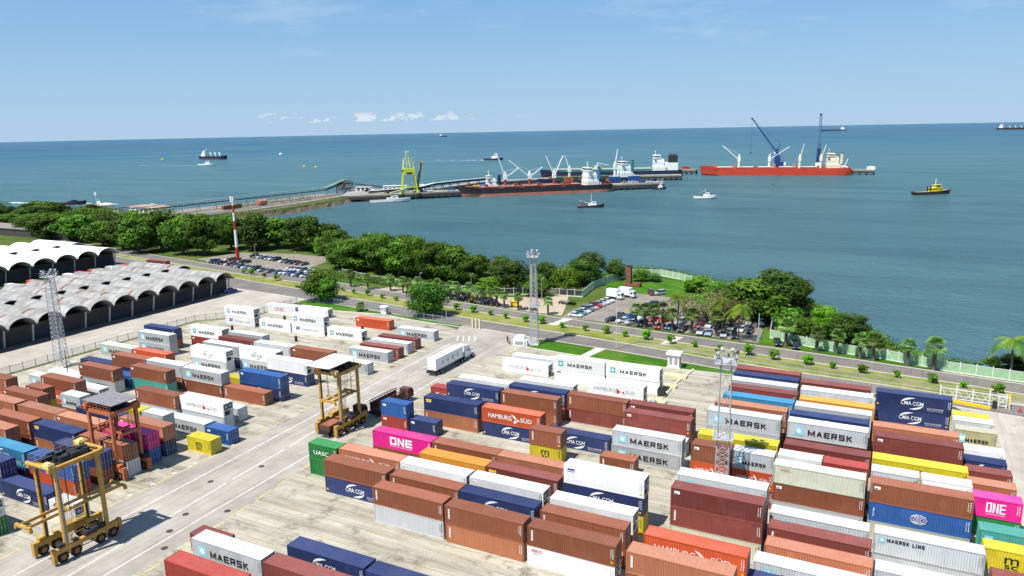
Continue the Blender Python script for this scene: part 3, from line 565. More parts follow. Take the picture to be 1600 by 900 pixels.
# each stack: x of its left end, y of its near side, length in feet, items from the ground up: colour.mark
STK='''
-1.3 146.6 40 br nv.cg nv.cg
-1.1 128.9 40 br rs rs.-
-0.8 124.5 40 br ma ma.sm
-0.7 115.5 40 ye ye ye.ms
-0.7 110.9 20 gy wh gy
5.6 110.9 20 br gy wh
-0.6 106.9 40 cr bl.co br.sm
0.3 98.2 40 gy gy.ml
0.7 89.4 40 gy gy.-
11.7 155.6 20 ye
11.1 144.9 20 cr gy
11.3 140.3 20 rd sd.mk
11.6 131.8 20 gy wh
11.4 127.4 20 br nv.cg
11.7 123.3 20 br ma
11.7 118.9 20 br rs
12.0 114.5 20 gn pk.on
12.2 104.7 20 gn tq.mk
12.4 100.2 20 cr ye.ms
12.6 93.2 20 br ma.-
-14.3 146.4 40 gy br ma
-13.8 142.4 40 nv br gy.mk
-13.4 136.9 40 br nv am.-
-13.7 133.3 40 or gy gy.-
-13.9 128.8 40 br br nv.cg
-13.9 125.2 40 nv br gy.mk
-13.2 115.4 40 br br ma.my
-13.3 111.0 20 br gy wh
-7.1 111.0 20 or br rd
-13.4 107.2 40 gy br.sm cr.oo
-12.4 98.1 40 br gy.mk
-12.0 93.9 40 nv ma.tx
-11.7 89.5 40 br sa.-
-12.4 85.2 40 gy gy.mk
-13.4 80.9 40 br nv.sm
-27.0 150.2 40 br gy ma
-26.9 146.6 40 gy br nv
-26.6 142.6 40 br nv gy
-26.2 138.4 40 gy br ma
-26.2 133.6 40 br or lb
-26.7 129.2 40 or br rs.tx
-27.1 124.8 40 gy gy.mk gy.mk
-26.0 113.9 40 br gy ye.-
-26.0 109.5 20 br or.hs br.sm
-19.7 109.7 20 br or.hs gy.mk
-25.2 98.4 40 br or gy.mk
-24.9 94.0 40 cr ma.tx ma.sm
-24.6 80.7 40 br or or.hs
-25.3 76.3 40 rs br.- rs.tx
-81.8 151.8 40 wh.hr
-81.4 156.3 40 wh
-67.5 150.5 40 wh.sb wh.mr
-55.1 150.7 40 wh.mr wh.mr
-54.8 138.4 40 wh wh.hr
-80.5 129.4 40 gy wh
-67.9 133.4 40 br wh
-80.5 125.1 40 br nv.cg
-86.9 128.7 20 rd.kl
-67.9 129.2 40 or nv.cg
-67.8 125.0 40 br.tx br.tx
-55.3 129.2 40 ma.tx br.tx
-42.7 129.3 40 br ma.sm
-42.0 125.0 40 ma.- ma.sm
-80.5 116.4 40 rs.tx nv.sy
-67.2 116.3 40 nv.cg or.hs
-54.5 110.6 20 ye.ms br.tx
-54.6 117.4 40 nv.cg
-41.3 116.1 40 gy.mk gy.mk
-42.1 122.0 40 gy
-41.6 111.0 20 br.tx
-86.7 110.8 20 rd.sm bl.sm
-80.6 111.3 20 nv.sm
-79.1 98.4 40 br.tx pk.on
-66.8 98.5 40 br br.tx
-54.5 98.5 40 gy rs.-
-66.3 94.1 40 br am.ha
-54.0 94.2 40 gy ma.sy
-79.6 89.9 40 or sa.hs
-67.2 89.9 40 gy wh.sm
-54.5 90.1 40 br wh.sm
-41.0 94.4 40 ye nv.cg wh.sb
-85.8 89.5 20 gn gn.ua
-79.0 85.5 40 nv.cg br.-
-66.0 85.5 40 br br.tx
-53.6 85.5 40 gy nv.cg
-40.8 89.2 40 br wh.ha
-40.6 85.2 40 or br.tx
-66.0 81.2 40 gy.- br.tx
-53.3 81.0 40 rs.tx br.tx
-40.4 80.9 40 wh.se br.tx
-84.2 63.7 20 ma
-78.6 59.6 40 br gy.mk
-77.4 54.5 40 br rd.-
-65.9 59.4 40 br ma.ow
-65.9 63.6 40 br nv.cg
-53.3 63.4 40 gy nv.-
-180.9 158.0 40 wh.hl wh.mr
-180.1 174.2 40 wh.ow
-167.8 175.4 40 wh
-167.0 158.2 40 wh.mr
-154.7 158.6 40 wh.hl wh.mr
-141.4 158.6 40 wh.mr
-122.9 166.6 40 gy.mk
-141.4 171.2 40 or.sm
-122.9 157.8 40 ma.-
-122.6 153.7 40 gy
-122.3 149.1 40 ma.-
-122.8 145.2 40 gy.mk
-115.4 135.6 20 gy.sm
-129.6 132.0 40 br br.sm
-142.0 131.9 40 gy gy.-
-154.4 132.0 40 br ma
-155.8 136.6 40 br gy
-170.9 137.0 40 rd.sm wh.mr
-183.4 132.1 40 br nv
-179.4 127.2 40 gy.mk gy.mk
-154.3 127.0 40 nv gy
-153.9 122.7 40 gy.mk wh.cw
-141.7 126.8 40 gy.mk wh.cw
-129.1 123.4 40 nv.cg wh
-127.5 113.6 40 nv.cg bl.sm
-133.9 115.2 20 ye
-141.4 110.0 40 br.tx gy.mk
-154.2 110.3 40 br gy
-128.9 110.1 40 br.tx
-177.4 115.0 40 wh cr.mk
-165.0 115.0 40 br or.sm
-166.2 110.2 40 nv br.sm
-153.7 105.9 40 tq br.sm
-166.0 101.8 40 gy.mk br.sm
-178.8 110.3 40 nv
-166.2 106.0 40 bl
-138.2 95.7 40 gy.mk br.tx
-125.9 96.6 40 gy.mk wh.hr
-127.1 101.1 40 gy
-126.6 92.5 40 gy.mk
-113.6 92.0 20 bl.sm
-113.2 87.4 20 ye.ms
-164.4 96.9 40 wh
-165.5 92.7 40 or.hs br.tx
-177.4 101.2 40 wh
-178.2 97.2 40 gy.mk
-161.8 87.3 20 ye br.sm
-164.2 83.9 40 ye br.sm
-181.9 87.8 40 or.hs br
-149.8 87.3 20 br.sm gy.mk
-141.6 87.7 40 wh wh
-139.2 83.6 40 br nv
-151.4 79.6 40 br rs
-138.9 79.4 40 br rs.sm
-152.0 75.0 40 ma br
-138.7 75.0 40 rs.tx nv.sy
-152.0 70.8 40 gn rs
-138.8 66.3 40 nv lb.cg
-138.2 62.2 40 nv nv.-
-126.1 61.9 40 nv.cg
-112.0 61.1 20 wh.sm
-125.9 66.5 40 or bl
-126.4 71.1 40 br nv
-125.4 75.1 20 gy br
-119.1 75.1 20 gy.sm br.tx
-126.1 79.9 40 bl pk
-126.6 83.6 40 nv rs.sm
-125.2 87.4 20 gy gy
-131.6 87.2 20 br ye
-125.5 53.2 40 gn wh
-164.5 62.2 40 br gy
-151.5 66.3 40 bl nv
-151.5 62.2 40 rs nv
-151.8 57.8 40 gn br
-164.6 70.8 40 br br
-164.6 75.0 40 gy ma
-164.6 79.6 40 br rs
'''
stacks=[]
for ln in STK.strip().split('\n'):
    p=ln.split(); x,y,L=float(p[0]),float(p[1]),(12.19 if p[2]=='40' else 6.06); stacks.append([x,y,L,[(q.split('.')+['-'])[:2] for q in p[3:]]])
def block(x): return 'left yard' if x<-105 else ('central yard' if x<-28 else 'right-hand yard')
rows={}
for i,s in enumerate(stacks): rows.setdefault(block(s[0]),[]).append(i)
pos={}
for bk,ids in rows.items():
    ids.sort(key=lambda i:stacks[i][1]); cl=[]
    for i in ids:
        if cl and stacks[i][1]-stacks[cl[-1][0]][1]<2.6: cl[-1].append(i)
        else: cl.append([i])
    for r,c in enumerate(cl):
        c.sort(key=lambda i:stacks[i][0])
        for k,i in enumerate(c): pos[i]=(bk,r+1,k+1,len(c),c)
recs=[]
for i,(x,y,L,it) in enumerate(stacks):
    bk,r,k,nc,c=pos[i]; n=len(it)
    for t,(cc,mk) in enumerate(it):
        dark=cc in('wh','gy','cr','ye','sd'); ree=(cc=='wh')
        size='' if L>7 else 'short '; cn=CC[cc][1]; mw=MWORD[mk]
        look=f"{size}{cn} container"+(f" with {mw}" if mw else '')
        cand=[]
        if n>1: rel=('on top of a %s one'%CC[it[t-1][0]][1]) if t==n-1 else ('under a %s one'%CC[it[t+1][0]][1])
        else: rel='standing alone on the ground'
        cand.append(look+' '+rel)
        lf=c[k-2] if k>1 else None; rg=c[k] if k<nc else None
        def top(j): return CC[stacks[j][3][-1][0]][1]
        if lf is not None and abs(stacks[lf][0]+stacks[lf][2]-x)<2.5: cand.append(f"{look} {'top' if t==n-1 else 'low'}, right of a {top(lf)}-topped stack")
        if lf is not None: cand.append(f"{size}{cn} container {rel}, right of {top(lf)}-topped stack, {bk}")
        if rg is not None: cand.append(f"{size}{cn} container {rel}, left of {top(rg)}-topped stack, {bk}")
        tier='single' if n==1 else (('top','lower')[0] if t==n-1 else ('lower' if (n==2 or t==0) else 'middle'))
        if nc==1: pp=f"alone in the {ORD[r]} row from the front of the {bk}"
        else:
            w='leftmost' if k==1 else ('rightmost' if k==nc else ORD[k]+' from left')
            pp=f"{w} in {ORD[r]} row from the front, {bk}"
        cand.append(f"{tier} {size}{cn} container, {pp}")
        recs.append(dict(x=x,y=y,L=L,z=t*HT,cc=cc,mk=mk,dark=dark,ree=ree,cand=cand,top=t==n-1))
from collections import Counter
cnt=[Counter(r['cand'][0] for r in recs),Counter(c for r in recs for c in r['cand'][1:-1])]
def okl(s): return 4<=len(s.split())<=16
used=set()
for r in recs:
    lab=None
    if cnt[0][r['cand'][0]]==1 and okl(r['cand'][0]): lab=r['cand'][0]
    else:
        for s in r['cand'][1:-1]:
            if cnt[1][s]==1 and okl(s) and s not in used: lab=s;break
    r['label']=(lab or r['cand'][-1]).replace(' a orange',' an orange').replace(' a amber',' an amber'); used.add(r['label'])
def mslot(o,mt,i=0):
    o.material_slots[i].link='OBJECT'; o.material_slots[i].material=mt
def container(r,parentloc=None,rz=0):
    L=r['L']; ree=1 if r['ree'] else 0; rnd=random.Random(int(r['x']*7+r['y']*13+r['z']*5))
    jx,jy=rnd.uniform(-.06,.06),rnd.uniform(-.05,.05)
    t=thing('shipping_container',r['label'],'container',(r['x']+jx,r['y']+jy,r['z']),rz or rnd.uniform(-.002,.002),'stacked shipping containers in the yard')
    cm=CM[L,ree]
    for n in ('walls','frame','roof'):
        o=link(n,cm[n],t); mslot(o,RM[r['cc']] if n=='roof' else PM[r['cc']])
    if ree: link('cooling_unit',cm['cooling_unit'],t)
    else:
        d=link('door',cm['door'],t); mslot(d,PM[r['cc']]); link('locking_bars',cm['locking_bars'],d)
    key=(r['mk'],L,r['dark'],rnd.randint(0,3))
    if key not in MC:
        mb=marks(r['mk'],L,random.Random(str(key)),r['dark']); MC[key]=mb.mesh('lettering',LM,fix=False)
    link('lettering',MC[key],t); return t
for r in recs: container(r)
# ---------------- warehouses with barrel-vault roofs
VR=simple('weathered_vault_concrete',(.28,.272,.258),.85,0,.36,.25); VW=simple('whitewashed_vault',(.82,.82,.81),.8,0,.05,.3); RUST=simple('rusty_patch',(.22,.08,.05),.9,0,.3,.8); WALLD=simple('shade_dark_wall',(.07,.062,.06),.9,0,.3,.3); WALLL=simple('pale_wall',(.55,.53,.49),.85,0,.15,.4); INT=simple('dark_interior_wall',(.06,.055,.055),.95)  # warehouse walls darkened so their colour carries the shade under the roof
def vault(x0,x1,y0,w,zs,rise,n=12,t=.22):
    mb=MB(); P=[]
    for i in range(n+1):
        u=i/n; P.append((y0+w*u,zs+rise*(1-(2*u-1)**2)**.62))
    for s,dz in ((1,0),(-1,-t)):
        for a,b in zip(P,P[1:]): mb.poly([(x0,a[0],a[1]+dz),(x0,b[0],b[1]+dz),(x1,b[0],b[1]+dz),(x1,a[0],a[1]+dz)][::s])
    for x in (x0,x1):
        for a,b in zip(P,P[1:]): mb.poly([(x,a[0],a[1]),(x,b[0],b[1]),(x,b[0],b[1]-t),(x,a[0],a[1]-t)])
    # ribs across the barrel where the formwork lifts meet
    k=int(abs(x1-x0)/3.2)
    for j in range(k):
        x=x0+(x1-x0)*(j+.5)/k
        for a,b in zip(P,P[1:]): mb.poly([(x-.07,a[0],a[1]+.04),(x+.07,a[0],a[1]+.04),(x+.07,b[0],b[1]+.04),(x-.07,b[0],b[1]+.04)],1)
    return mb,P
RIBM=simple('joint_and_valley_shade',(.17,.155,.14),.9)  # colour of the rib joints, also of the painted valley shade
def warehouse(name,label,X0,XM,X1,Y0,w,n,zs,rise,mat,posts,patches,stag=.5,wallx=None):
    t=thing(name,label,'warehouse',(X0,Y0,0))
    for row,(a,b,off) in enumerate(((0,XM-X0,0),(XM-X0+.6,X1-X0,stag*w))):
        for i in range(n):
            mb,P=vault(a,b,i*w+off*1.0,w,zs+(.0 if row==0 else .15),rise); v=mb.build('roof_vault',[mat,RIBM],t,fix=False)
            if patches and random.random()<.6:
                pm=MB()
                for q in range(random.choice((1,1,2,3))):
                    x=a+(b-a)*random.uniform(.12,.8); wd=random.uniform(.5,1.2); u0=random.choice((0,2,3,5)); u1=min(12,u0+random.choice((3,4,6)))
                    for k in range(u0,u1): A,B=P[k],P[k+1]; pm.poly([(x,A[0],A[1]+.06),(x+wd,A[0],A[1]+.06),(x+wd,B[0],B[1]+.06),(x,B[0],B[1]+.06)])
                pm.build('rust_patch',RUST,v,fix=False)
    for i in range(n+1):
        gm=MB(); gm.box(.3,i*w-.32,zs+.02,XM-X0-.2,i*w+.32,zs+.42); gm.build('valley_shade_strip',RIBM,t)  # dark strips added in the valleys, painting the shade between vaults
        gm=MB(); gm.box(XM-X0+.8,i*w+stag*w-.32,zs+.17,X1-X0-.2,i*w+stag*w+.32,zs+.55); gm.build('valley_shade_strip',RIBM,t)
    Ln=n*w; wx=(wallx if wallx is not None else -4.0)
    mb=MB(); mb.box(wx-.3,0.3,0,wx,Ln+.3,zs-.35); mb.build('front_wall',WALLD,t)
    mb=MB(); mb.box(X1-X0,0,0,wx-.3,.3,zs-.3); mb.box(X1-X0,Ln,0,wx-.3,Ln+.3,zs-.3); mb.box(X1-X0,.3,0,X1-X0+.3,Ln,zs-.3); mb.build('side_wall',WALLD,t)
    if posts:
        for i in range(n+1):
            p=MB(); p.beam((-3.2,i*w,0),(-2.2,i*w,zs-.3),.35,.45); p.build('post',WALLL,t)
        g=MB()
        for i in range(n): g.box(-2.9,i*w+.2,zs-.6,-2.5,(i+1)*w-.2,zs-.35)
        g.build('eaves_beam',INT,t)
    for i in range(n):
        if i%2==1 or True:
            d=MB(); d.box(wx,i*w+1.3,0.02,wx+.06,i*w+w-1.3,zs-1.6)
            d.build('doorway_shade_panel',INT if i%3 else STEELB,t)  # panel painted dark for the shade inside the doorways
    return t
STEELB=simple('shade_dark_door',(.03,.04,.06),.7)  # door colour darkened to stand for the dim interior
warehouse('warehouse','long warehouse with grey rust-patched barrel vaults beside the container yard',-214.3,-241,-268,50.3,7.9,18,5.3,2.7,VR,True,True)
warehouse('warehouse','warehouse with bright white barrel vaults behind the grey one',-312,-342,-371,121.5,9.5,10,5.4,2.9,VW,True,False,.5)
# pale parapet edges are part of the vaults; containers parked between the two warehouses
for i,(x,y,cc,lab) in enumerate(((-300,160,'gy','pale grey container between warehouses, leftmost'),(-299.5,168,'or','orange-brown container between the warehouses, behind the left light mast'),(-299,182,'wh','white container in the alley between the two warehouses, beside a magenta one'),(-299,187,'pk','magenta container in the alley between the two warehouses'),(-298.5,192.5,'rs','light brown container right of the magenta one between the warehouses'),(-298,200,'cr','cream container in the middle of the alley between the warehouses'),(-297,206,'rd','red container in the alley right of the cream one'),(-296.5,212.5,'nv','navy container in the alley near its far end'),(-296,218.5,'ma','maroon container at the far end of the alley between warehouses'))):
    container(dict(x=x,y=y,z=0,L=12.19,cc=cc,mk='-',dark=False,ree=False,label=lab))
# long low shed behind
t=thing('shed','long dark flat-roofed shed behind the white vaulted warehouse','shed',(-470,258,0))
mb=MB(); mb.box(-40,0,4.2,58,16,4.7); mb.build('roof',simple('shed_roof',(.22,.19,.17),.9),t); mb=MB(); mb.box(-39,.5,0,57,15.5,4.2); mb.build('wall',INT,t)
# ---------------- floodlight masts
GALV=simple('mast_white_paint',(.42,.42,.43),.5,0,.1); LAMP=simple('lamp_glass',(.75,.77,.78),.15,0,.05,1,.8)
def mast(x,y,h,wb,wt,label,rz=0,plat=None,white=False,dense=True,sparse=False):
    t=thing('light_mast',label,'light mast',(x,y,0),rz,'floodlight masts')
    def P(i,z):
        k=wb/2+(wt/2-wb/2)*z/h; s=((-1,-1),(1,-1),(1,1),(-1,1))[i]; return (s[0]*k,s[1]*k,z)
    for i in range(4): m=MB(); m.beam(P(i,0),P(i,h),.13); m.build('leg',GALV,t)
    lat=MB(); z=0; step=1.15 if dense else 1.9
    while z<h-step:
        if sparse and z>12: step=3.4
        if z>=h-step: break
        for i in range(4): j=(i+1)%4; lat.beam(P(i,z),P(j,z+step),.05); lat.beam(P(j,z),P(i,z+step),.05); lat.beam(P(i,z+step),P(j,z+step),.05)
        z+=step
    lat.build('lattice',GALV,t)
    m=MB(); m.box(-1.5,-1.5,h,1.5,1.5,h+.12); 
    for a in (-1.5,1.5):
        for zz in (.6,1.1): m.beam((a,-1.5,h+zz),(a,1.5,h+zz),.05); m.beam((-1.5,a,h+zz),(1.5,a,h+zz),.05)
    m.build('platform',GALV,t)
    rn=random.Random(int(x))
    for k in range(14):
        a=2*math.pi*k/14+.2; r=1.55; zz=h+(.55 if k%2 else 1.45); c=Vector((r*math.cos(a),r*math.sin(a),zz)); d=Vector((math.cos(a),math.sin(a),-.5)).normalized()
        m=MB(); m.cyl(c-d*.25,c+d*.05,.18,.36,8); m.beam((c.x*.9,c.y*.9,h),c,.06)
        f=m.build('floodlight',GALV if k%3 else DARK,t); g=MB(); g.cyl(c+d*.05,c+d*.07,.33,.33,8); g.build('lamp',LAMP,f)
    if plat:
        m=MB(); k=wb/2+.5; m.box(-k,-k,plat,k,k,plat+.1)
        for a in (-k,k):
            for zz in (.6,1.1): m.beam((a,-k,plat+zz),(a,k,plat+zz),.06); m.beam((-k,a,plat+zz),(k,a,plat+zz),.06)
        m.build('landing',GALV,t)
    m=MB(); m.box(-wb/2-.4,-wb/2-.4,0,wb/2+.4,wb/2+.4,.35); m.build('base',CONC,t)
    return t
mast(-185.4,109.6,23.2,2.3,1.5,'left lattice floodlight mast in front of the grey vaulted warehouse',.3)
mast(-84.4,175.2,23.8,1.9,1.3,'middle lattice floodlight mast at the yard corner beside a white cabin',.2,10.5)
mast(-20.3,105.2,23.6,1.9,1.5,'right lattice floodlight mast rising among the stacked containers',.15,12.2,dense=True,sparse=True)
# ---------------- straddle carriers
def smat(n,c): return simple(n,c,.55,0,.22,1.2,.3,.5)
CY=smat('carrier_yellow',(.46,.26,.055)); CO=smat('carrier_rust_orange',(.42,.13,.05)); RIM=smat('wheel_rim',(.30,.12,.03)); CW=smat('canopy_white',(.72,.72,.71)); CG=smat('canopy_grey',(.21,.20,.21)); HOUSE=smat('engine_house_cream',(.66,.52,.20))
def wheel(parent,c,r,w,axis='x',rim=None):
    m=MB(); c=Vector(c); d=Vector((1,0,0)) if axis=='x' else Vector((0,1,0))
    m.cyl(c-d*w*.5,c-d*w*.32,r*.88,r,16); m.cyl(c-d*w*.32,c+d*w*.32,r,r,16); m.cyl(c+d*w*.32,c+d*w*.5,r,r*.88,16)
    o=m.build('wheel',RUBBER,parent); k=MB(); k.cyl(c-d*(w*.5+.02),c+d*(w*.5+.02),r*.5,r*.5,12); k.build('rim',rim or RIM,o); return o
def carrier(label,x,y,rz,W,L,Hh,body,canopy,spz,split,cabx,paintm):
    # local frame: x across (0..W), y along (0..L), wheels on the ground
    t=thing('straddle_carrier',label,'straddle carrier',(x,y,0),rz,'straddle carriers in the yard')
    for sx in (0,W):
        b=MB(); o=.32
        b.box(sx-o,.1,1.55,sx+o,L-.1,2.25); b.box(sx-o-.02,-.35,.35,sx+o+.02,.1,2.35); b.box(sx-o-.02,L-.1,.55,sx+o+.02,L+.35,2.35)
        for yy in (1.9,3.6,L-3.6,L-1.9): b.box(sx-.12,yy-.25,.9,sx+.12,yy+.25,1.56)
        b.build('side_beam',body,t)
        for yy in (1.0,2.9,L-2.9,L-1.0): wheel(t,(sx,yy,.78),.78,.5)
        e=MB(); e.box(sx-.55,L*.45,2.25,sx+.55,L*.45+1.6,2.9); e.box(sx-.35,L*.28,2.25,sx+.35,L*.28+.7,2.6); e.cyl((sx,L*.62,2.6),(sx,L*.78,2.6),.35,n=10); e.box(sx-.4,.5,2.35,sx+.4,1.3,2.8)
        e.build('drive_unit',DARK if sx else paintm,t)
        rl=MB()
        for yy in (L*.3,L*.5,L*.7): rl.beam((sx-.5,yy,2.25),(sx-.5,yy,3.1),.05)
        rl.beam((sx-.5,L*.3,3.1),(sx-.5,L*.7,3.1),.05); rl.build('handrail',body,t)
    ly=(L*.18,L*.82)
    for sx in (0,W):
        for yy in ly:
            m=MB(); m.beam((sx,yy,2.2),(sx,yy,Hh),.42,.5); m.beam((sx+(.25 if sx==0 else -.25),yy,2.4),(sx+(.25 if sx==0 else -.25),yy,Hh-.5),.08,.16,1); m.build('leg',[body,DARK],t)
    f=MB()
    for sx in (0,W): f.box(sx-.26,ly[0]-1.0,Hh,sx+.26,ly[1]+1.0,Hh+.55)
    for yy in (ly[0],ly[1]): f.box(.26,yy-.22,Hh+.02,W-.26,yy+.22,Hh+.5)
    f.cyl((-.5,ly[0]-.75,Hh+.6),(W+.4,ly[0]-.75,Hh+.6),.28,n=10); f.cyl((-.5,ly[1]+.75,Hh+.6),(W+.4,ly[1]+.75,Hh+.6),.28,n=10)
    f.build('top_frame',body,t)
    q=MB(); rn=random.Random(int(x))
    q.box(.3,ly[0]+.1,Hh+.3,W-.3,ly[1]-.1,Hh+.48)
    for k in range(26):
        a=rn.uniform(.3,W-.8); b=rn.uniform(ly[0]-.3,ly[1]-.4); q.box(a,b,Hh+.5,a+rn.uniform(.2,.7),b+rn.uniform(.4,1.6),Hh+rn.uniform(.75,1.25))
    for a in (.5,1.1,W-1.2,W-.6): q.beam((a,ly[0]-.5,Hh+.72),(a,ly[1]+.5,Hh+.72),.09)
    q.build('hoist_machinery',DARK,t)
    for bx in ((-.5,ly[1]-.2,Hh+.55,.9,ly[1]+1.1,Hh+1.15),(W-1.1,ly[0]-1.0,Hh+.55,W+.3,ly[0]-.1,Hh+1.15)): h=MB(); h.box(*bx); h.box(bx[0]+.2,bx[1]+.2,bx[5],bx[3]-.2,bx[4]-.2,bx[5]+.18); h.build('motor_housing',HOUSE if paintm is not CO else CO,t)
    hz=MB()
    for zz in range(5): hz.beam((W+.22,ly[0]+.3+zz*.12,2.5),(W+.22,ly[0]+.5+zz*.5,Hh-.2),.05)
    for k in range(9): hz.beam((-.3,ly[0]-.6+k*(ly[1]-ly[0]+1.2)/8,Hh+.55),(-.3,ly[0]-.6+k*(ly[1]-ly[0]+1.2)/8,Hh+1.6),.05)
    hz.beam((-.3,ly[0]-.6,Hh+1.6),(-.3,ly[1]+.6,Hh+1.6),.05); hz.beam((-.3,ly[0]-.6,Hh+1.1),(-.3,ly[1]+.6,Hh+1.1),.05); hz.build('handrail',body,t)
    if canopy:
        c=MB(); ex=0 if canopy is CW else .9; c.box(-1.4+ex,ly[0]-2.2+ex,Hh+2.0,W-.1,ly[1]+.6,Hh+2.12)
        for a in (-1,W-.6):
            for b in (ly[0]-1.6,ly[1]): c.beam((a,b,Hh+.5),(a,b,Hh+2.0),.08,m=1)
        for k in range(5): a=-1+k*1.1; c.cyl((a,ly[0]-.5+k%2*2,Hh+2.12),(a,ly[0]-.5+k%2*2,Hh+2.2),.08,n=6,m=1)
        c.build('canopy',[canopy,DARK],t)
    # spreader hanging on ropes
    s=MB(); yc=L/2; 
    for a in (W*.5-.85,W*.5+.85): s.beam((a,yc-split,spz),(a,yc+split,spz),.22,.4)
    for b in (yc-split,yc+split): s.beam((.55,b,spz),(W-.55,b,spz),.35,.4); 
    for b in (yc-1.6,yc+1.6): s.beam((.5,b,spz+.25),(W-.5,b,spz+.25),.3,.3)
    for b in (yc-split,yc+split):
        for a in (.6,W-.6): s.box(a-.18,b-.2,spz-.55,a+.18,b+.2,spz-.1)
    s.build('spreader',CY if paintm is not CO else CO,t)
    r=MB()
    for a in (.7,W-.7):
        for b in (yc-1.5,yc+1.5): r.cyl((a,b,spz+.3),(a,b,Hh),.035,n=5); r.cyl((a+.18,b,spz+.3),(a+.18,b,Hh),.035,n=5)
    r.beam((.3,yc+1,spz+.5),(W-.2,yc+2.4,Hh-1.2),.07); r.build('rope',DARK,t)
    cb=MB(); x0=cabx; cb.box(x0-.1,ly[1]+.5,Hh-1.9,x0+1.2,ly[1]+1.9,Hh-.1); cb.build('cab',paintm,t); 
    g=MB(); g.box(x0-.12,ly[1]+.7,Hh-1.5,x0+1.22,ly[1]+1.92,Hh-.6); g.build('cab_window',GLASS,t)
    l=MB()
    for zz in range(int((Hh-2.5)/.45)): l.beam((W+.3,ly[0]-.2,2.6+zz*.45),(W+.3,ly[0]+.2,2.6+zz*.45),.04)
    l.beam((W+.3,ly[0]-.2,2.4),(W+.3,ly[0]-.2,Hh),.05); l.beam((W+.3,ly[0]+.2,2.4),(W+.3,ly[0]+.2,Hh),.05); l.build('ladder',STEEL,t)
    return t
carrier('nearest yellow straddle carrier, empty, standing in the lane at the lower left',-102.3,53.1,0,4.4,9.4,13.1,CY,None,6.4,6.9,0,CY)
carrier('yellow straddle carrier with a white canopy over a dark flatbed truck',-96.3,103.4,0,4.6,8.6,11.7,CY,CW,6.6,3.4,0,CY)
carrier('rust-red straddle carrier with grey canopy straddling containers in the left yard',-112.4,74.0,R(90),4.6,9.0,11.3,CO,CG,7.7,3.6,3.2,CO)
def sign(parent,loc):
    m=MB(); m.box(0,0,0,.05,1.6,.7); o=m.build('sign',KW,parent,loc=loc); return o
# ---------------- trucks
TW=simple('truck_white',(.72,.73,.73),.3,0,.05,1,.5)
def tractor(t,y0,paintm,dark=False):
    # bonneted tractor unit, heading +y; rear of frame at y0
    m=MB(); m.box(-.45,y0,.75,.45,y0+6.6,1.05); m.build('chassis',DARK,t)
    c=MB(); c.prism([(y0+2.1,1.0),(y0+4.7,1.0),(y0+4.7,2.6),(y0+4.35,3.1),(y0+3.9,3.75),(y0+2.1,3.85)],-1.2,1.2,axis='x')
    c.prism([(y0+4.7,.9),(y0+6.75,.75),(y0+6.85,1.5),(y0+6.6,2.0),(y0+4.7,2.35)],-.75,.75,axis='x')
    for s in (-1,1): c.prism([(y0+5.0,.95),(y0+5.15,1.45),(y0+6.5,1.45),(y0+6.8,.7),(y0+6.4,.7),(y0+6.2,1.05),(y0+5.4,1.05)],s*.7,s*1.2,axis='x')
    c.box(-1.2,y0+6.78,.5,1.2,y0+7.0,.85); cab=c.build('cab',paintm,t)
    g=MB(); g.prism([(y0+4.71,2.55),(y0+4.73,2.6),(y0+4.40,3.12),(y0+4.37,3.1)],-1.0,1.0,axis='x')
    for s in (-1,1): g.box(s*1.2-.012,y0+3.6,2.2,s*1.2+.012,y0+4.45,2.85); g.box(s*1.2-.012,y0+2.5,2.5,s*1.2+.012,y0+3.0,2.9)
    g.build('window',GLASS,cab)
    s=MB()
    for q in (-1,1): s.cyl((q*1.05,y0+2.0,1.0),(q*1.05,y0+2.0,4.0),.09,n=8); s.cyl((q*1.0,y0+2.6,.75),(q*1.0,y0+4.2,.75),.33,n=10)
    s.build('fuel_tank',STEEL,t)
    for yy,xs in ((y0+5.9,(-1.02,1.02)),(y0+.6,(-.95,.95)),(y0+1.9,(-.95,.95))):
        for a in xs: wheel(t,(a,yy,.5),.5,.32 if yy>y0+4 else .55,rim=STEEL)
def trailer(t,y0,L):
    m=MB(); 
    for a in (-.5,.5): m.box(a-.08,y0,.95,a+.08,y0+L,1.3)
    k=y0+.3
    while k<y0+L: m.box(-1.2,k,1.1,1.2,k+.12,1.29); k+=1.5
    m.box(-1.22,y0,.6,1.22,y0+.12,1.25); m.beam((-.6,y0+L-3.5,.1),(-.6,y0+L-3.5,1.1),.12); m.beam((.6,y0+L-3.5,.1),(.6,y0+L-3.5,1.1),.12)
    m.build('trailer_frame',DARK,t)
    for yy in (y0+1.4,y0+2.7):
        for a in (-.95,.95): wheel(t,(a,yy,.5),.5,.55,rim=STEEL)
t=thing('semi_truck','white bonneted semi truck hauling a white container along the lane','truck',(-95.35,141.4,0),R(-.5)); trailer(t,0,13.4); tractor(t,11.6,TW)
def longcontainer(x,y,z,label,cc,mk,ree,L=12.19,rz=R(90),side=1):
    r=dict(x=x,y=y,z=z,L=L,cc=cc,mk=mk,dark=cc in('wh','gy'),ree=ree,label=label); return container(r,rz=rz)
ct=longcontainer(-94.15,141.9,1.32,'white container with widely spaced dark letters, riding on the semi trailer','wh','-',False)
# the letters sit on the side that faces the camera
mb=MB()
for s,u in (('U',2.6),('A',4.9),('S',7.2),('C',9.5)): txt(mb,s,.012,u,.9,.75,.9,G_)
for ch in list(ct.children):
    if ch.name.startswith('lettering'): bpy.data.objects.remove(ch)
ct.rotation_euler=(0,0,R(89.5)); ct.location=(-94.15,141.9,1.32)
mbm=MB(); mbm.add(mb); mbm.build('lettering',LM,ct,fix=False)
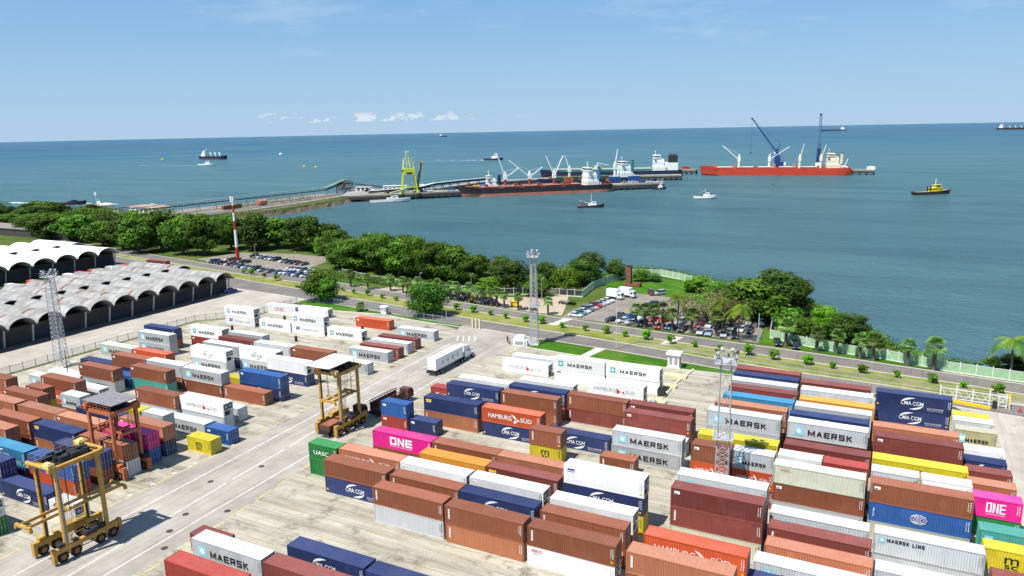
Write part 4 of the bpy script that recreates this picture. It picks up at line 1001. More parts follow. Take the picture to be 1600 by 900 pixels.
# dark flatbed trucks under and behind the second carrier
MAR=simple('dark_maroon_steel',(.10,.045,.04),.7,0,.3,1,.3,.4)
def tractor_yard(t,y0):
    m=MB(); m.prism([(y0,.9),(y0+2.0,.9),(y0+2.0,2.1),(y0+1.5,2.9),(y0,2.9)],-1.1,1.1,axis='x'); c=m.build('cab',MAR,t); g=MB(); g.box(-1.112,y0+.5,1.9,1.112,y0+1.6,2.6); g.build('window',GLASS,c)
    for yy in (y0+.6,y0-1.0):
        for a in (-.95,.95): wheel(t,(a,yy,.5),.5,.4,rim=STEEL)
t=thing('flatbed_truck','dark flatbed truck under the yellow straddle carrier with the white canopy','truck',(-93.9,102.2,0)); trailer(t,0,9.5); tractor_yard(t,10.2)
m=MB(); m.box(-1.2,.4,1.3,1.2,8.6,2.3); 
for k in range(9): m.box(-1.22,.5+k,1.35,-1.19,.62+k,2.3); m.box(1.19,.5+k,1.35,1.22,.62+k,2.3)
o=m.build('steel_bin',MAR); o.location=(-93.9,102.2,0); tag(o,'open dark maroon steel bin on the flatbed under the yellow carrier','bin')
mb=MB(); mb.box(-1.1,.6,2.31,1.1,8.4,2.34); mb.build('tarpaulin',PM['br'],o)
t=thing('flatbed_truck','second dark flatbed truck queued behind the carrier beside blue and red containers','truck',(-91.6,114.6,0),R(-2)); trailer(t,0,9.5); tractor_yard(t,10.2)
m=MB()
for k in range(10):
    for a in (-1.15,1.15): m.beam((a,.5+k*.95,1.3),(a,.5+k*.95,3.3),.1)
for a in (-1.15,1.15): m.beam((a,.5,3.3),(a,9.05,3.3),.12); m.beam((a,.5,2.3),(a,9.05,2.3),.08); m.box(a-.02,.5,1.32,a+.02,9.05,2.9)
m.box(-1.1,.5,1.31,1.1,9.0,1.45); o=m.build('cargo_cage',MAR); o.location=(-91.6,114.6,0); o.rotation_euler=(0,0,R(-2)); tag(o,'dark slatted cargo cage on the queued flatbed truck','cage')
# ---------------- kiosks, cabin, gates
def kiosk(x,y,label,s=1.0,rz=0):
    t=thing('kiosk',label,'kiosk',(x,y,0),rz); m=MB(); m.box(-1.3*s,-1*s,0,1.3*s,1*s,.3); m.build('base',CONC,t)
    m=MB(); m.box(-1.1*s,-.8*s,.3,1.1*s,.8*s,2.6*s); m.build('body',simple('kiosk_white',(.74,.73,.70),.8,0,.08),t)
    m=MB(); m.box(-1.4*s,-1.1*s,2.6*s,1.4*s,1.1*s,3.0*s); m.build('roof',KW,t)
    m=MB(); m.box(-.8*s,-.83*s,.9,-.2*s,-.79*s,2.1*s); m.box(.2*s,-.83*s,.9,.8*s,-.79*s,2.1*s); m.box(1.09*s,-.4,.9,1.12*s,.4,2.1*s); m.build('grille',KG,t)
kiosk(-142.8,187.3,'small white utility kiosk on the lawn above the orange container',.85)
kiosk(-45.2,171,'white square kiosk with a flat roof beside the right-hand lawn',1.25)
m=simple('cabin_white',(.76,.76,.75),.6,0,.06)
t=thing('guard_cabin','white rounded generator cabin at the foot of the middle mast','cabin',(-87.6,172.9,0),.25)
mb=MB(); mb.prism([(-1.5,.2),(1.5,.2),(1.6,1.9),(1.2,2.6),(-1.2,2.6),(-1.6,1.9)],-1.3,1.3); mb.build('body',m,t); mb=MB(); mb.box(-1.1,-1.33,.5,1.1,-1.3,1.4); mb.build('grille',KG,t); mb=MB(); mb.box(-1.7,-1.5,0,1.7,1.5,.2); mb.build('base',CONC,t)
t=thing('utility_box','small white electrical cabinet right of the rounded cabin','cabinet',(-85.8,172.8,0)); mb=MB(); mb.box(-.5,-.4,.1,.5,.4,1.7); mb.build('body',m,t); mb=MB(); mb.box(-.6,-.5,0,.6,.5,.1); mb.build('base',CONC,t)
def person(x,y,label,top,leg,rz=0):
    t=thing('person',label,'person',(x,y,0),rz); m=MB()
    for s in (-1,1): m.cyl((s*.1,0,0),(s*.09,.02,.85),.07,.1,6); 
    m.cyl((0,0,.82),(0,0,1.42),.17,.2,8); m.cyl((0,0,1.42),(0,0,1.52),.06,.06,6)
    for s in (-1,1): m.cyl((s*.22,0,1.4),(s*.28,.05,.85),.055,.04,6)
    m.lathe([(.01,1.5),(.09,1.55),(.11,1.63),(.09,1.72),(.01,1.76)],8); m.build('body',simple('skin',(.25,.13,.08),.7),t)
    q=MB(); q.cyl((0,0,.84),(0,0,1.44),.185,.215,8,caps=False); q.build('shirt',simple('shirt',top,.9),t); q=MB()
    for s in (-1,1): q.cyl((s*.1,0,.08),(s*.09,.02,.86),.09,.115,6,caps=False)
    q.build('trousers',simple('trousers',leg,.9),t)
person(-92.2,174.5,'person in dark clothes standing by the gate near the rounded cabin',(.05,.05,.08),(.03,.03,.04)); person(-91.2,177.8,'person in a green shirt beside the yellow gate post',(.02,.12,.08),(.03,.03,.05)); person(-90.6,172.5,'person in a pale shirt left of the rounded cabin',(.5,.5,.5),(.05,.05,.08))
def post(x,y,h,mt,label,r=.09,arm=0,name='lamp_post',cat='lamp post',group=None,rz=0):
    t=thing(name,label,cat,(x,y,0),rz,group); m=MB(); m.cyl((0,0,0),(0,0,h),r,r*.6,8); m.build('pole',mt,t)
    if arm:
        m=MB(); m.beam((0,0,h-.1),(arm,0,h+.15),.07); m.box(arm-.2,-.12,h+.05,arm+.45,.12,h+.2); m.build('lamp_head',mt,t)
    return t
GR=simple('concrete_pole',(.42,.40,.37),.8)
post(-63,180,13.6,simple('pale_pole',(.50,.50,.42),.6),'tall slim lamp post between the lawn and the road, above white containers',.13,1.2)
post(-119,186.2,7.5,GR,'pale lamp post on the lawn right of the round tree',.1,.8); post(-128.5,217.5,8.5,GR,'grey pole behind the round tree among fan palms',.1,.6); post(-104,222,8,GR,'slim pole at the edge of the sand lot before dark trees',.1,.6)
post(-31.2,203.5,7.2,simple('sky_blue_pole',(.30,.50,.60),.6),'pale blue pole beside the car park entrance',.14)
post(-147.4,214.5,8,GR,'grey pole near the left fan palms by the road',.1,.6); post(-252,240,9,GR,'grey lamp post inside the left car park',.12,1); post(-170,101.5,8.5,simple('dark_pole',(.06,.07,.08),.5),'dark slim pole at the fence behind the left containers',.12)
post(-222,232,8.5,GR,'slim post at the right edge of the left car park',.12,1.0)
t=thing('gate_pillar','yellow gate pillars at the yard entrance below the verge','gate',(-108.2,183.2,0)); 
for k in (0,1.2,2.4):
    mb=MB(); mb.box(k-.2,-.2,0,k+.2,.2,3.0); mb.build('pillar',CREAM,t)
mb=MB()
for z in (.5,1.2,2.0,2.7): mb.beam((-6,.4,z),(0,0,z),.07)
for k in range(7): mb.beam((-k,.4*k/6,0),(-k,.4*k/6,2.7),.06)
mb.build('gate_leaf',simple('dull_yellow_metal',(.35,.31,.13),.7),t)
# red and white tower by the left car park
t=thing('signal_mast','tall red and white banded mast beside the left car park','mast',(-268,244.6,0)); RD=simple('mast_red',(.42,.035,.02),.6); WHM=simple('mast_white',(.72,.72,.72),.6)
hh=29.5; zb=[0,6.2,14.2,18.2,22,25.2,27.2,hh]
for i,(a,b) in enumerate(zip(zb,zb[1:])):
    mb=MB(); k0=.82-.5*a/hh;k1=.82-.5*b/hh; mb.cyl((0,0,a),(0,0,b),k0,k1,10); mb.build('band',RD if i%2==0 else WHM,t)
mb=MB(); mb.box(-.9,-.5,hh-2.6,-.2,.5,hh-.2); mb.box(.3,-.5,hh-2.2,.9,.5,hh-.4); mb.build('antenna',WHM,t)
# ruined brick chimney
BRK=simple('old_brick',(.19,.075,.045),.95,0,.4,1.5)
t=thing('brick_chimney','ruined brown brick chimney standing at the sea end of the fence','chimney',(-85.4,257,0)); mb=MB(); mb.box(-.9,-.9,0,.9,.9,7.4); mb.box(-1.0,-1.0,7.1,1.0,1.0,7.4); mb.build('shaft',BRK,t); mb=MB(); mb.box(-1.6,-1.6,0,4.4,1.2,.9); mb.box(3,-1.2,.9,4.4,.9,1.5); mb.build('rubble_base',BRK,t)
# ---------------- fences
FP=simple('fence_post_white',(.70,.71,.67),.7)
def mat_mesh(name,c,alpha):
    m,N,L,B=nmat(name); s=objco(N); a=nz(N,L,s,1.2,4); B.inputs['Roughness'].default_value=.8
    tr=N.new('ShaderNodeBsdfTransparent'); mx=N.new('ShaderNodeMixShader'); L.new(ramp(N,L,a,[(.3,(alpha*.8,)*3),(.7,(min(1,alpha*1.2),)*3)]),mx.inputs[0]); L.new(tr.outputs[0],mx.inputs[1]); L.new(B.outputs[0],mx.inputs[2])
    L.new(mx.outputs[0],N['Material Output'].inputs[0]); B.inputs['Base Color'].default_value=(*c,1); return m
FG=mat_mesh('green_white_mesh_panel',(.42,.62,.38),.62); FW=mat_mesh('wire_mesh',(.22,.22,.20),.10)
def fence(label,pts,h,step,panel,pm=FP,brace=()):
    o=Vector((*pts[0],0)); t=thing('fence',label,'fence',o)
    pan=MB(); rail=MB(); posts=[]
    for a,b in zip(pts,pts[1:]):
        a=Vector((*a,0))-o;b=Vector((*b,0))-o; L=(b-a).length; n=max(1,round(L/step))
        for k in range(n): posts.append(a.lerp(b,k/n))
        d=(b-a).normalized(); nn=Vector((-d.y,d.x,0))*.02
        pan.poly([a+nn,b+nn,b+nn+Vector((0,0,h-.1)),a+nn+Vector((0,0,h-.1))]); pan.poly([a-nn,b-nn,b-nn+Vector((0,0,h-.1)),a-nn+Vector((0,0,h-.1))][::-1])
        rail.beam(a+Vector((0,0,h-.05)),b+Vector((0,0,h-.05)),.09); rail.beam(a+Vector((0,0,.1)),b+Vector((0,0,.1)),.14,.25)
    posts.append(Vector((*pts[-1],0))-o)
    pan.build('mesh_panel',panel,t,fix=False); rail.build('rail',pm,t)
    me=MB().cyl((0,0,0),(0,0,h+.35),.11,.09,6).mesh('post',[pm])
    for p in posts[:98]: link('post',me,t,p)
    for k in brace:
        if k<len(posts)-1:
            p=posts[k]; d=(posts[k+1]-p).normalized()*1.6; b=MB(); b.beam(p+Vector((0,0,h*.9)),p+d,.09); b.beam(p+Vector((0,0,h*.9)),p-d,.09); b.build('brace',pm,t)
    return t
fence('green mesh fence with white posts along the shore at right',[(-28.5,206),(-25.2,204.4),(-18.8,201.4),(-9.1,198.5),(0.1,197.0),(7.5,195),(12,192.9),(24.5,191.2),(60,186.6)],2.4,3.0,FG,brace=(3,9,13))
fence('green mesh fence with white posts around the sea side of the car park',[(-94,233.5),(-96,250),(-94,263),(-90.5,276),(-80,279.5),(-72,275.5),(-58,265.5),(-45,254),(-34,240)],2.4,3.2,FG,brace=(7,))
fence('low pale wall fence running inland from the shore to the car park entrance',[(-31.2,250),(-30.5,236),(-30.3,222),(-28.5,206)],2.3,3.0,mat_mesh('pale_wall_panel',(.60,.58,.52),.95))
fence('white rail fence with wire mesh behind the sand lot',[(-123,224.5),(-112,231),(-105,232.5),(-94,233.5)],2.4,3.0,FW)
fence('pale wire fence under the trees behind the fan palms',[(-200,236),(-180,229),(-160,224.8),(-123,224.5)],2.2,3.4,FW)
fence('thin wire fence between the warehouse apron and the left yard',[(-192,60),(-192,110),(-192,156),(-180,170),(-180,188)],2.0,3.2,FW,STEEL)
fence('chain link fence along the inner road beside the lawn',[(-181,193),(-150,190.2),(-127,186),(-113,184.6)],1.9,3.3,FW,STEEL)
fence('low wire fence on the verge between the two roads',[(-60,187),(-38,183.8),(-17,180.8),(-2,179.2),(12,177.8),(30,175.8)],1.3,4.2,FW,STEEL)
# white sliding gate at right
t=thing('sliding_gate','white steel sliding gate with diagonal braces behind the navy stack','gate',(10.5,172.6,0),R(-6)); WG=simple('gate_white',(.76,.76,.74),.6)
for k in range(5): mb=MB(); mb.cyl((k*2.9,0,0),(k*2.9,0,3.4 if k%2 else 2.9),.12,.12,8); mb.build('post',WG,t)
mb=MB()
for z in (.4,2.4): mb.beam((0,.1,z),(11.6,.1,z),.12)
for k in range(8): mb.beam((k*1.45,.1,.4),((k+1)*1.45,.1,2.4) if k%2 else (k*1.45,.1,2.4),.07); mb.beam(((k+1)*1.45,.1,.4),(k*1.45,.1,2.4),.06)
mb.build('gate_frame',WG,t)
mb=MB(); mb.beam((1,-1.2,.3),(9,-2.2,.3),.5,.6); mb.build('yellow_kerb_block',KY,t)
t=thing('gate_booth','small open gate frame with a yellow post at the right yard exit','gate',(20.6,170.6,0)); mb=MB()
for a in (0,1.9): 
    for b in (0,1.6): mb.beam((a,b,0),(a,b,2.6),.1)
for b in (0,1.6): mb.beam((0,b,2.6),(1.9,b,2.6),.1)
mb.build('frame',WG,t); mb=MB(); mb.box(1.85,1.5,0,2.15,1.8,2.8); mb.build('post',KY,t); mb=MB(); mb.box(-1,-.3,0,-.2,.4,1.5); mb.build('machine_box',DARK,t)
t=thing('traffic_cone','red and white barrier cone at the right yard exit','cone',(24.3,170.4,0)); mb=MB(); mb.cyl((0,0,.05),(0,0,.9),.3,.04,10); mb.build('cone',KR,t); mb=MB(); mb.box(-.35,-.35,0,.35,.35,.06); mb.build('foot',DARK,t)
# concrete block rows and generator sets near the refrigerated stacks
for k,(x,y) in enumerate(((-42.3,150.2),(-41.6,141.4),(-42.6,136.2))):
    t=thing('generator_set','%s generator set beside the white refrigerated containers'%('farthest dark','middle dark','nearest dark')[k],'generator',(x,y,0)); mb=MB(); mb.box(-.7,-.9,.2,.7,.9,1.9); mb.box(-.5,-.6,1.9,.5,.6,2.2); mb.build('body',STEEL if k==1 else DARK,t); mb=MB(); mb.box(-.9,-1.1,0,.9,1.1,.2); mb.build('base',CREAM,t); mb=MB(); mb.cyl((.3,.3,2.2),(.3,.3,2.9),.07,n=6); mb.build('exhaust',STEEL,t)
for k,(x,y,s) in enumerate(((-43,164,2.6),(-42.6,156.5,1.8),(-42.4,146,2.2),(-69,146.5,1.6),(-42,132.5,3))):
    t=MB(); t.box(-s,-.9,0,s,.9,.55); t.box(-s*.6,-.6,.55,s*.6,.5,.75); o=t.build('concrete_plinth',CREAM); o.location=(x,y,0); tag(o,'cream concrete plinth, %s along the reefer bay edge counting from the road'%ORD[k+1],'plinth',None)
for k,(x,y) in enumerate(((-166.5,168),(-136,167.5),(-146.5,151.5),(-172.5,152.8))):
    t=thing('power_outlet_post','dark refrigerated container outlet post, %s'%('beside the lawn at left','left of the orange container','near the brown containers','beside the tall reefer stack')[k],'outlet post',(x,y,0)); mb=MB(); mb.box(-.3,-.25,0,.3,.25,1.5); mb.build('box',DARK,t); mb=MB(); mb.cyl((0,0,1.5),(0,0,2.1),.05,n=6); mb.build('pole',STEEL,t)
# ---------------- vegetation
def leafmat(name,a,b,c):
    m,N,L,B=nmat(name); s=objco(N); oi=N.new('ShaderNodeObjectInfo'); n1=nz(N,L,s,.35,4,.6); n2=nz(N,L,s,2.2,3,.6)
    cc=ramp(N,L,n1,[(.36,a),(.5,b),(.62,c)]); cc=mixc(N,L,.6,cc,n2,'OVERLAY')
    hs=N.new('ShaderNodeHueSaturation'); L.new(cc,hs.inputs['Color']); mrn=N.new('ShaderNodeMapRange'); L.new(oi.outputs['Random'],mrn.inputs[0]); mrn.inputs[3].default_value=.55; mrn.inputs[4].default_value=1.4; L.new(mrn.outputs[0],hs.inputs['Value'])
    mr2=N.new('ShaderNodeMapRange'); L.new(oi.outputs['Random'],mr2.inputs[0]); mr2.inputs[3].default_value=.48; mr2.inputs[4].default_value=.51; L.new(mr2.outputs[0],hs.inputs['Hue'])
    L.new(hs.outputs[0],B.inputs['Base Color']); B.inputs['Roughness'].default_value=.6; B.inputs['Specular IOR Level'].default_value=.2
    tl=N.new('ShaderNodeBsdfTranslucent'); L.new(hs.outputs[0],tl.inputs[0]); mx=N.new('ShaderNodeMixShader'); mx.inputs[0].default_value=.25; L.new(B.outputs[0],mx.inputs[1]); L.new(tl.outputs[0],mx.inputs[2]); L.new(mx.outputs[0],N['Material Output'].inputs[0]); return m
LF={'far':leafmat('broadleaf_foliage',(0.027,0.071,0.006),(0.061,0.146,0.011),(0.129,0.235,0.017)),'mid':leafmat('garden_foliage',(0.030,0.082,0.006),(0.067,0.164,0.011),(0.136,0.258,0.020)),'dark':leafmat('dark_foliage',(0.016,0.041,0.006),(0.034,0.082,0.010),(0.083,0.128,0.015)),
'bright':leafmat('bright_foliage',(0.053,0.140,0.006),(0.113,0.269,0.013),(0.211,0.387,0.022)),'sparse':leafmat('dry_foliage',(0.106,0.116,0.038),(0.180,0.175,0.059),(0.301,0.258,0.107)),'round':leafmat('dense_foliage',(0.021,0.071,0.006),(0.042,0.124,0.011),(0.083,0.188,0.016)),
'palm':leafmat('fan_palm_leaf',(.08,.17,.03),(.17,.28,.06),(.28,.38,.11)),'coco':leafmat('coconut_leaf',(.05,.13,.01),(.13,.22,.015),(.28,.30,.02)),'shrub':leafmat('clipped_shrub',(.06,.19,.006),(.11,.30,.01),(.17,.38,.02))}
BARK=simple('bark',(.13,.10,.075),.95,0,.3,2)
def crown(seed,lobes,W,H,z0,q,per,flat=.8,fill=.25):
    rn=random.Random(seed); V=[];F=[]
    def quad(c,n,s):
        u=n.cross(Vector((rn.uniform(-1,1),rn.uniform(-1,1),rn.uniform(-1,1)))).normalized(); t=n.cross(u); a=s*rn.uniform(.6,1.2); b=s*rn.uniform(.35,.8); k=len(V)
        V.extend([tuple(c-u*a),tuple(c-t*b+n*.15*s),tuple(c+u*a),tuple(c+t*b-n*.15*s)]); F.append((k,k+1,k+2,k+3))
    L=[]
    for i in range(lobes):
        # lobes spread over an egg-shaped crown, larger inside
        th=rn.uniform(0,2*math.pi); u=rn.random()**.5; zz=rn.uniform(0,1); env=math.sin(math.pi*(.12+.80*zz))**.7
        r=u*env*W*.36; c=Vector((r*math.cos(th),r*math.sin(th),z0+(H-z0)*(.12+.76*zz))); s=W*rn.uniform(.075,.20); L.append((c,s))
    cen=Vector((0,0,z0+(H-z0)*.45))
    for c,s in L:
        for j in range(per):
            d=Vector((rn.gauss(0,1),rn.gauss(0,1),rn.gauss(0,1)+.25)).normalized()
            p=c+Vector((d.x*s,d.y*s,d.z*s*flat))*rn.uniform(.80,1.22)
            n=(d+Vector((rn.uniform(-.6,.6),rn.uniform(-.6,.6),rn.uniform(-.2,.7)))).normalized(); quad(p,n,q)
    return V,F
def tree_proto(kind,seed,lobes,per,q,W=10,H=10,z0=1.3,trunk=.32):
    V,F=crown(seed,lobes,W,H,z0,q,per); me=bpy.data.meshes.new('crown'); me.from_pydata(V,[],F); me.materials.append(LF[kind])
    rn=random.Random(seed+50); mb=MB(); mb.cyl((0,0,-.3),(.1,0,z0+.6),trunk*1.25,trunk*.8,8)
    for k in range(6):
        a=k*1.05+rn.random(); e=Vector((math.cos(a)*W*.27,math.sin(a)*W*.27,z0+(H-z0)*rn.uniform(.35,.65))); md=Vector((e.x*.35,e.y*.35,z0+1.2)); mb.cyl((.1,0,z0*.85),md,trunk*.6,trunk*.4,6); mb.cyl(md,e,trunk*.4,trunk*.12,5)
        for j in range(2): f=e+Vector((rn.uniform(-1,1),rn.uniform(-1,1),rn.uniform(.2,1)))*W*.10; mb.cyl(md.lerp(e,.7),f,trunk*.2,trunk*.06,4)
    return me,mb.mesh('trunk',[BARK])
PT={}
for kind,sp in {'far':[(1,46,120,.34),(2,40,130,.36),(3,52,110,.34),(4,44,120,.36)],'mid':[(11,46,130,.30),(12,40,130,.30)],'dark':[(21,60,150,.27),(22,50,150,.27)],'bright':[(31,42,130,.28),(32,36,130,.28)],'sparse':[(41,26,60,.24)],'round':[(51,90,150,.24)]}.items():
    PT[kind]=[tree_proto(kind,s,l,p,q) for s,l,p,q in sp]
TREES=[
(-511.7,306.0,12.7,35.2,'far'),(-481.1,310.7,10.1,14.3,'far'),(-457.4,310.2,11.1,20.1,'far'),(-510.5,281.2,9.0,17.4,'far'),(-448.7,264.4,9.4,15.3,'dark'),(-430.3,258.4,12.4,23.8,'far'),(-401.0,256.8,15.1,21.5,'far'),(-374.6,252.2,13.2,19.3,'far'),(-333.6,242.7,15.9,18.9,'far'),(-329.0,252.5,19.1,22.4,'far'),(-307.7,247.6,18.7,18.1,'far'),(-295.9,250.2,18.2,17.8,'far'),(-297.5,268.0,17.0,17.8,'far'),(-285.7,272.6,15.2,18.7,'far'),(-278.1,280.3,15.1,19.2,'far'),(-262.0,278.7,14.9,18.0,'dark'),(-250.5,276.5,15.4,14.6,'far'),(-281.9,271.1,8.1,14.8,'dark'),(-240.4,270.7,7.9,10.1,'bright'),(-244.7,280.7,8.7,9.1,'bright'),(-234.1,272.6,12.5,15.3,'far'),(-210.1,246.4,11.2,13.8,'mid'),(-198.4,244.4,14.0,15.4,'mid'),(-186.5,243.8,14.0,14.5,'mid'),(-175.9,241.5,13.9,14.2,'far'),(-166.5,240.1,14.0,13.4,'mid'),(-156.7,239.1,13.5,13.6,'mid'),(-147.2,238.2,13.5,13.4,'far'),(-140.5,238.4,11.0,10.7,'mid'),
(-214,262,11,15,'far'),(-202,258,12,14,'mid'),(-190,256,12.5,14,'far'),(-178,254,12,14,'mid'),(-166,252,11.5,13,'far'),(-155,250,11,13,'far'),(-226,262,9,12,'dark'),(-352,262,15,19,'far'),(-365,285,13,20,'far'),(-395,285,13,20,'far'),(-340,285,14,20,'far'),(-318,282,15,19,'far'),(-425,290,12,20,'far'),(-455,290,11,19,'dark'),(-540,285,11,22,'far'),(-545,320,11,24,'far'),(-575,300,11,24,'far'),(-385,262,14,18,'dark'),(-350,300,11,18,'dark'),(-300,296,11,17,'far'),(-490,285,10,18,'far'),(-410,262,13,19,'mid'),(-442,272,12,18,'far'),(-468,268,10,17,'mid'),(-382,270,14,19,'far'),(-350,246,15,17,'far'),(-328,268,15,19,'far'),(-322,308,11,17,'far'),(-305,312,10,15,'mid'),(-283,300,12,17,'far'),(-268,292,13,17,'mid'),(-250,288,12,15,'far'),(-478,325,8,16,'mid'),(-505,330,9,18,'far'),(-520,345,9,16,'dark'),(-560,340,9,18,'far'),(-590,320,10,20,'mid'),(-620,300,10,22,'far'),(-218,278,10,14,'mid'),(-206,272,10.5,13,'far'),(-192,268,10.5,13,'mid'),(-176,264,10,12,'far'),(-160,260,9.5,12,'mid'),(-146,252,9,11,'far'),(-133,248,8.5,10,'mid'),
(-126.9,228.0,5.9,10.0,'bright'),(-120.8,233.3,10.6,14.9,'dark'),(-102.1,238.0,9.0,11.9,'bright'),(-90.6+-11,250.5,10.5,13.5,'dark'),(-101.8,260.0,9.5,12.6,'dark'),(-94.3,267.7,7.8,9.2,'mid'),(-84.1,266.7,4.2,7.1,'mid'),(-79,268,3.2,5,'mid'),(-60.5,256.8,6.0,12.3,'bright'),(-52,250,5.5,10,'mid'),(-35.7,226.3,12.6,22.0,'mid'),(-31,233,13,18,'dark'),(-47.9,215.7,10.6,14.3,'sparse'),(-40,213,8.5,12,'sparse'),(-53,218,7.5,11,'sparse'),(-44,226,9,13,'sparse'),(-27.3,238.3,10,12.8,'mid'),(-23.8,209.8,7.8,9.9,'mid'),(-15.3,212.5,9.0,9.3,'bright'),(-9.5,209.9,6.6,10.8,'dark'),(-20.3,206.2,6.0,8.0,'mid'),(-4,207.5,3.6,6.5,'mid'),(-112,242,8.5,11,'dark'),(-109,228.6,6.4,9.5,'mid'),(-128.5,190.1,9.4,12.4,'round'),(-175.2,194.5,11.7,13.0,'mid'),(-171.5,193.5,9.5,10.0,'mid'),(27,202.4,3.2,8.5,'dark'),(33,201,3.2,8,'mid'),(22,200,2.4,4,'mid')]
LK={'far':('broad green tree with a rounded crown','leafy broad tree'),'mid':('mid-green bushy tree','bushy green tree'),'dark':('dense dark green tree','dark-leaved tree'),'bright':('bright green leafy bush','light green bush'),'sparse':('thin dry-leaved tree','thin greyish tree'),'round':('dense round-crowned tree','round tree')}
def region(x,y):
    if y<196: return 'on the lawn beside the inner road'
    if x<-400: return 'in the far left grove behind the white warehouse'
    if x<-240: return 'in the grove behind the left car park'
    if x<-137: return 'in the shore wood behind the fan palms'
    if x<-78: return 'behind the sand lot by the shore'
    if x<-26: return 'on the sea side of the car park'
    return 'by the shore fence at right'
tc_=Counter(); 
order=sorted(range(len(TREES)),key=lambda i:math.atan2(TREES[i][0],TREES[i][1]))
tot=Counter((TREES[i][4],region(*TREES[i][:2])) for i in order)
for i in order:
    x,y,h,W,k=TREES[i]; pr=PT[k][i%len(PT[k])]; rg=region(x,y); tc_[k,rg]+=1; q=tc_[k,rg]
    lab=LK[k][0]+' '+rg if tot[k,rg]==1 else f"{LK[k][0]}, {ORD[q]} from left {rg}"
    if len(lab.split())>16: lab=f"{LK[k][1]}, {ORD[q]} from left {rg}"
    t=thing('broadleaf_tree' if k!='bright' else 'bush',lab,'tree' if k!='bright' else 'bush',(x,y,-.05),random.uniform(0,6.28),'trees between the port road and the shore' if y>200 else None); t.scale=(W/8.6*random.uniform(.9,1.12),W/8.6*random.uniform(.88,1.1),h/9.6*random.uniform(.88,1.12))
    link('crown',pr[0],t); link('trunk',pr[1],t)
# clipped round shrubs on the verge
SHRUBS= [(-239.8, 221.2), (-233.8, 219.8), (-225.4, 218), (-215.7, 215.5), (-179.3, 210), (-172.2, 208.2), (-164.7, 207), (-157.2, 205.8), (-150.6, 204.3), (-124.3, 200.9), (-118.1, 199.7), (-111.2, 198.4), (-104.3, 197.2), (-97.6, 196), (-91.8, 195.6), (-84.3, 194.4), (-77.3, 193.3), (-70.9, 192.5), (-64.4, 191.8), (-58.0, 191), (-51.4, 190.3), (-44.5, 189.5), (-37.8, 188.6), (-31.0, 187.4), (-24.2, 186.4), (-17.1, 185.2), (-10.8, 184.6), (-4.4, 184.0), (2.6, 183.4), (9.2, 182.5), (15.5, 181.6), (21.7, 180.5)]
V,F=crown(71,16,2.6,2.3,.75,.16,70); sme=bpy.data.meshes.new('crown'); sme.from_pydata(V,[],F); sme.materials.append(LF['shrub']); stm=MB().cyl((0,0,0),(0,0,1.2),.09,.06,6).mesh('trunk',[BARK])
for k,(x,y) in enumerate(SHRUBS):
    x+=random.uniform(-.5,.5); y+=random.uniform(-.5,.5); t=thing('clipped_shrub',f"clipped round green shrub on the dry verge, {ORD[k+1]} from the left",'shrub',(x,y,0),random.uniform(0,6),'clipped shrubs along the verge'); s=random.uniform(.7,1.2); t.scale=(s*1.15,s*1.15,s*random.uniform(.85,1.1)); link('crown',sme,t); link('trunk',stm,t)
# fan palms
def fanpalm(seed):
    rn=random.Random(seed); V=[];F=[]
    c0=Vector((0,0,3.6))
    for k in range(64):
        el=rn.uniform(-.75,1.35); a=rn.uniform(0,6.28); d=Vector((math.cos(a)*math.cos(el),math.sin(a)*math.cos(el),math.sin(el))); ln=rn.uniform(.75,1.15); b=c0+d*ln*.75; u=d.cross(Vector((0,0,1))).normalized(); t=u.cross(d)
        for j in range(7):
            an=(j-3)*.36; dd=(d*math.cos(an)+u*math.sin(an)); tip=b+dd*ln*.85-Vector((0,0,.22*ln)); w=.09*ln; p=b+dd*.15; k0=len(V); q=u*math.cos(an)-d*math.sin(an)
            V.extend([tuple(p),tuple(b+dd*ln*.5+q*w),tuple(tip),tuple(b+dd*ln*.5-q*w)]); F.append((k0,k0+1,k0+2,k0+3))
    me=bpy.data.meshes.new('crown'); me.from_pydata(V,[],F); me.materials.append(LF['palm'])
    mb=MB(); mb.lathe([(.34,-.1),(.28,.5),(.24,1.6),(.30,2.6),(.42,3.2),(.2,3.7)],9); return me,mb.mesh('trunk',[BARK])
FPM=[fanpalm(s) for s in (1,2,3)]
PALMS= [(-180.5, 217.1), (-171.5, 215.8), (-161.9, 216.6), (-155.7, 215.6), (-153.3, 215.2), (-148.7, 214.9), (-142.4, 213.9), (-139.8, 213.5), (-137.3, 213.1), (-133.8, 212.6), (-131.3, 212.1), (-125.7, 211.3), (-122.2, 210.8), (-119.8, 210.4), (-116.6, 209.9), (-114.3, 209.5), (-111.4, 209.1), (-105.9, 208.3), (-94.7, 206.6), (-65.4, 203.7), (-62.8, 203.6), (-60.1, 203.4), (-57.4, 203), (-54.5, 202.8), (-48.8, 202.2), (-42.0, 201.9),(-23.6, 199.2), (-16.0, 197.9), (-11.3, 197.2), (-5.9, 195.8), (-2.9, 195.4), (4.5, 194.2), (9.8, 192.6)]
for k,(x,y) in enumerate(PALMS):
    me,tr=FPM[k%3]; rg='beside the motorcycle lot' if x<-90 else ('in front of the car park' if x<-40 else 'on the grass by the shore fence'); kk=k+1 if x<-90 else (k-18 if x<-40 else k-25)
    t=thing('fan_palm',f"short fan palm, {ORD[kk]} from left {rg}",'palm',(x,y,0),random.uniform(0,6),'fan palms along the road'); s=random.uniform(1.0,1.25)*(1.32 if x>-70 else 1.12); t.scale=(s,s,s); link('crown',me,t); link('trunk',tr,t)
